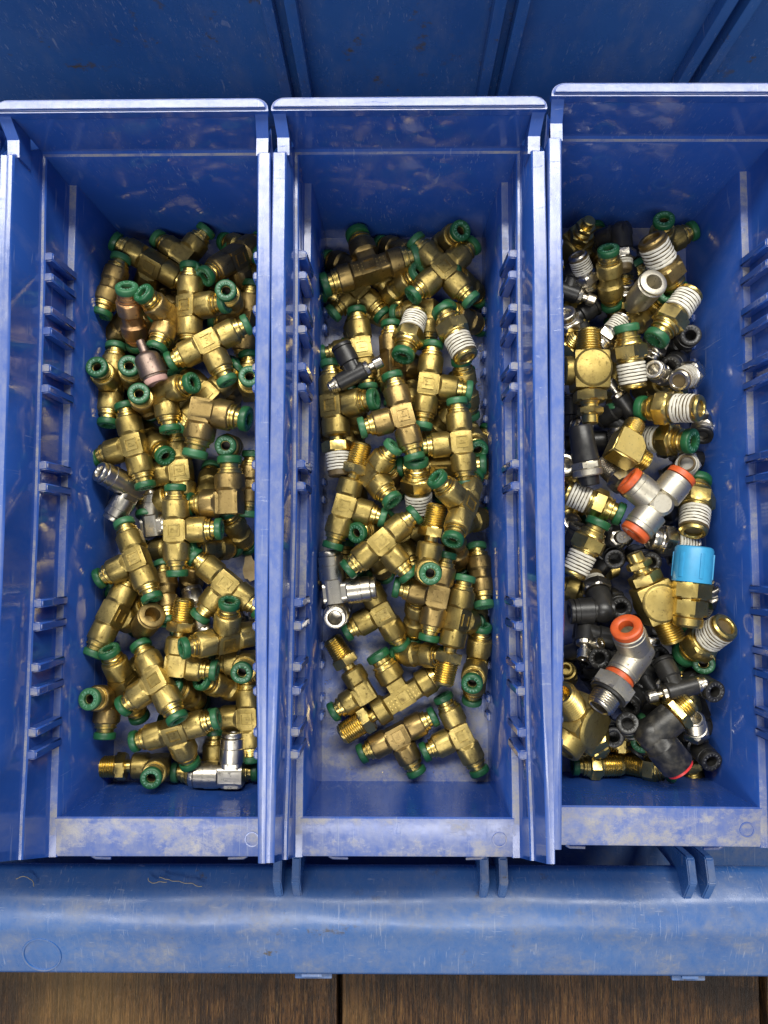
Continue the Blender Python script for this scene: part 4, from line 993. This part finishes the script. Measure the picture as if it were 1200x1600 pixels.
    ('nipple', 'R', 0.9, 100.90, -7.43, 19.36, 0.9453, -0.1642, 0.2161, 0.1809, 'short brass threaded nipple beside the slanting taped connector'),
    ('block', 'R', 1.05, 116.84, -20.02, 44.90, 0.8363, 0.0000, -0.0000, -0.5483, 'brass block with a round flat face and hex cap beside the light blue cap'),
    ('cap', 'R', 1.15, 128.49, -13.67, 53.85, 0.7456, -0.0208, -0.0185, 0.6658, 'brass valve with a ribbed light blue cap'),
    ('conn:nicktape', 'R', 1, 149.33, -20.04, 27.32, 0.7308, 0.3797, 0.0938, -0.5595, 'taped nickel connector hidden beneath the light blue capped valve'),
    ('conn:tape', 'R', 1.25, 137.27, -36.19, 46.34, 0.8073, 0.1144, -0.4298, 0.3879, 'large taped brass connector with a gleaming bore at the outer wall'),
    ('union', 'R', 1, 143.14, -44.64, 27.08, -0.4432, 0.3867, 0.4959, 0.6388, 'brass union under the gleaming bore connector, green collar face up'),
    ('bmelbow', 'R', 1.15, 93.85, -23.35, 42.95, 0.6418, -0.2744, 0.2479, 0.6718, 'thick black elbow with a nickel hex nut beside the divider'),
    ('bunion', 'R', 1, 103.49, -20.91, 30.49, -0.4963, 0.4539, 0.4561, 0.5828, 'black union with a ringed mouth facing up beside the thick black elbow'),
    ('fc', 'R', 1, 85.93, -33.02, 41.96, 0.5775, -0.2478, -0.1371, -0.7657, 'black flow valve with a dark knurled knob near the divider'),
    ('fc', 'R', 0.95, 84.89, -41.53, 37.67, 0.8124, -0.3030, -0.4980, 0.0152, 'black flow valve with a pale knurled knob near the divider'),
    ('bunion', 'R', 1, 99.10, -37.82, 21.46, 0.8950, 0.1038, 0.1164, -0.4180, 'black union slanting behind the orange collared elbow'),
    ('mbent:orange', 'R', 1.25, 105.70, -41.10, 50.78, -0.2758, -0.3279, 0.8674, 0.2530, 'satin nickel male elbow with two orange collars'),
    ('belbow', 'R', 1, 122.69, -44.19, 19.94, 0.6629, 0.2026, -0.7071, 0.1400, 'black elbow with its mouth facing up next to the orange collared elbow'),
    ('union:bare', 'R', 0.8, 80.63, -53.73, 30.93, 0.5207, 0.2979, -0.4301, 0.6746, 'brass ring end showing at the divider in the front of the mixed bin'),
    ('bigblock', 'R', 1.25, 82.21, -70.94, 44.70, 0.3543, 0.3562, 0.0207, 0.8644, 'heavy brass block with threads and round boss half hidden by the divider'),
    ('fc', 'R', 1, 124.12, -57.40, 26.91, 0.5985, 0.2926, -0.6721, 0.3234, 'black flow valve with nickel stem in the front of the mixed bin'),
    ('bunion', 'R', 1, 137.87, -56.50, 37.01, -0.4973, 0.6047, 0.3065, 0.5413, 'black union with a round mouth nearest the outer wall'),
    ('fc', 'R', 1, 124.51, -57.66, 46.36, 0.0247, -0.1191, 0.9424, -0.3115, 'black flow valve with a cream knurled knob'),
    ('bigelbow', 'R', 1.1, 112.45, -76.28, 48.17, 0.0000, 0.9427, 0.3337, 0.0000, 'thick scuffed black elbow with a red collar and brass hex nut'),
    ('bunion', 'R', 1, 113.03, -63.30, 26.38, -0.2016, 0.4335, -0.0309, 0.8778, 'black union between the orange collared elbow and the cream knob'),
    ('bunion', 'R', 1, 118.60, -70.47, 24.56, 0.5392, -0.3346, 0.4480, 0.6298, 'black union with square logo running under the thick scuffed elbow'),
    ('bunion', 'R', 1, 106.58, -76.06, 37.39, 0.2666, 0.4897, -0.0652, 0.8275, 'black union on end with a pale rimmed mouth in front of the orange collared elbow'),
    ('bunion', 'R', 1, 100.80, -80.02, 24.59, -0.3345, 0.5869, 0.3335, 0.6576, 'black union beside the heavy brass block, mouth tipped to the front'),
    ('conn:small', 'R', 0.85, 104.62, -87.50, 19.38, 0.0100, -0.0029, -0.2777, 0.9606, 'small brass connector touching the heavy block, green collar toward the outer wall'),
    ('union', 'R', 1, 119.86, -83.26, 25.53, -0.0347, 0.4586, 0.1522, 0.8748, 'brass union under the thick scuffed elbow with one green collar out'),
    ('conn:small', 'R', 1, 96.83, -96.35, 22.96, 0.9996, 0.0278, 0.0000, 0.0013, "bare threaded brass connector on the floor at the mixed bin's front wall"),
    ('conn:small', 'R', 1.05, 118.25, -97.23, 21.81, 0.0996, -0.3119, 0.2753, 0.9039, 'bare threaded brass connector whose tail lies under the thick scuffed elbow'),
    ('nipple', 'R', 1, 141.17, -98.38, 16.72, 0.8013, -0.1422, 0.2257, -0.5354, 'brass nipple with fine threads beneath the red collar'),
    ('bunion', 'R', 1, 141.87, -88.04, 25.60, 0.5634, -0.4807, -0.3715, -0.5599, 'black union closest to the front corner of the mixed bin'),
    ('conn:nick', 'R', 0.9, 136.37, -76.43, 35.47, 0.5391, 0.2181, -0.3835, 0.7175, 'nickel threaded tip behind the thick scuffed elbow'),
    ('bunion', 'R', 1, 144.29, -74.72, 20.92, 0.8556, -0.2220, 0.2565, 0.3911, 'black union in shadow along the outer wall at the front'),
    ('belbow', 'R', 1, 131.59, -50.18, 25.27, -0.2853, 0.9165, 0.1075, -0.2591, 'black elbow under the gleaming bore connector'),
    ('bunion', 'R', 1, 90.66, -43.45, 35.72, 0.6210, -0.3598, -0.5811, -0.3837, 'black union in the gap between the pale knob and the orange collared elbow'),
    ('belbow', 'R', 1, 90.17, -51.58, 24.60, -0.1166, -0.5361, -0.3866, 0.7413, 'black elbow behind the heavy brass block'),
    ('bunion', 'R', 1, 95.87, -50.15, 22.36, 0.3178, 0.3509, -0.2758, 0.8365, 'black union with its mouth up below the two knurled knobs'),
]
CHIP = (-68.2, -5.5)
for kind, g, s, x, y, z, q0, q1, q2, q3, label in FITTINGS:
    place(kind, s, (x, y, z), (q0, q1, q2, q3), label, GROUPS[g])

# pieces lying under the heaps, showing only through the gaps
rnd = random.Random(11)
UNDER = {'L': ((-135, -62, 30), ["union", "elbow", "tee"], 16, (-85, 150)),
         'M': ((-28, 42, 30), ["union", "elbow", "tee"], 10, (-35, 145)),
         'R': ((78, 142, 30), ["bunion", "belbow", "conn:small", "union", "bunion", "fc", "conn:nick"], 34, (-88, 146))}
DESC = {"union": "brass union", "elbow": "brass elbow", "tee": "brass tee", "bunion": "black union", "belbow": "black elbow",
        "conn:small": "brass connector", "fc": "black valve", "conn:nick": "nickel connector"}
BIN_NAME = {'L': "left bin", 'M': "middle bin", 'R': "mixed bin"}
for g, ((x0, x1, _), kinds, n, (y0, y1)) in UNDER.items():
    for i in range(n):
        y = y0 + (y1 - y0) * (i + rnd.uniform(0.2, 0.8)) / n
        x = rnd.uniform(x0, x1)
        if g == 'L' and math.hypot(x - CHIP[0], y - CHIP[1]) < 34: continue
        q = Euler((rnd.uniform(-0.5, 0.5), rnd.uniform(-0.35, 0.35), rnd.uniform(0, 6.28))).to_quaternion()
        kd = kinds[i % len(kinds)]
        third = "front" if y < y0 + (y1 - y0) / 3 else ("back" if y > y0 + (y1 - y0) * 2 / 3 else "centre")
        lab = "%s buried at the bottom of the heap toward the %s of the %s" % (DESC[kd], third, BIN_NAME[g])
        place(kd, 1.0, (x, y, rnd.uniform(17, 21) + (6 if g == 'R' else 0)), tuple(q), lab, "fittings buried in the heaps")

# tan chip lying on the floor of the left bin
chip = MB()
cr = random.Random(2)
ring = []
for i in range(16):
    a = 2 * math.pi * i / 16
    r = 1 + cr.uniform(-0.28, 0.25)
    ring.append((3.4 * r * math.cos(a), 6.8 * r * math.sin(a)))
chip.prism(ring, 0, 1.3, 'z')
co = link("cardboard_chip", chip.mesh("cardboard_chip", 'chip', 0))
co.location = (CHIP[0] * MM, CHIP[1] * MM, 14.5 * MM)
tag(co, "ragged tan chip on the floor of the left bin", "scrap")

# brass swarf and grit along the walls of the middle bin
sw = MB(); sr = random.Random(21)
for i in range(900):
    side = sr.random()
    if side < 0.72: x, y = 6.6 + 38.9 - abs(sr.gauss(0, 2.4)), sr.uniform(-60, 120)
    elif side < 0.88: x, y = 6.6 - 38.7 + abs(sr.gauss(0, 1.8)), sr.uniform(-70, 130)
    else: x, y = sr.uniform(-25, 40), -105 + abs(sr.gauss(0, 9))
    a = sr.uniform(0, 6.28); l = sr.uniform(0.15, 0.55); w = l * sr.uniform(0.3, 0.8)
    c, s_ = math.cos(a), math.sin(a); z = 10.05
    sw.add([(x + l * c, y + l * s_, z), (x - w * s_, y + w * c, z), (x - l * c, y - l * s_, z + 0.05), (x, y, z + sr.uniform(0.15, 0.4))], [(0, 1, 3), (1, 2, 3), (2, 0, 3), (0, 2, 1)])
so = link("brass_swarf", sw.mesh("brass_swarf", 'grit', 0))
tag(so, "gritty brass swarf along the inner walls of the middle bin", "swarf", None, 'stuff')

# lint caught on the front rail
LINT = [((-94, -163.5, -5.0), 1.2, "curled tan thread on the rail below the left bin"),
        ((-178, -164, -5.2), 0.7, "short pale thread on the rail at the far end from the wide ribs"),
        ((-112, -162, -6.2), 0.6, "pale hair on the rail below the left bin's label hook")]
for i, ((x, y, z), k, lab) in enumerate(LINT):
    lr = random.Random(40 + i); a = lr.uniform(0, 6); pts = []
    px, py = 0.0, 0.0
    for j in range(14):
        pts.append((px, py, 0.25 + 0.15 * math.sin(j)))
        a += lr.uniform(-0.55, 0.6); px += math.cos(a) * 1.5 * k; py += math.sin(a) * 1.1 * k
    lo = link("lint_thread", MB().tube(pts, 0.22, 5).mesh("lint_thread", 'lint', 60))
    lo.location = (x * MM, y * MM, z * MM + 0.0012); lo.rotation_euler = (math.radians(-30), 0, 0)
    tag(lo, lab, "lint", "lint on the front rail")
bpy.context.view_layer.update()
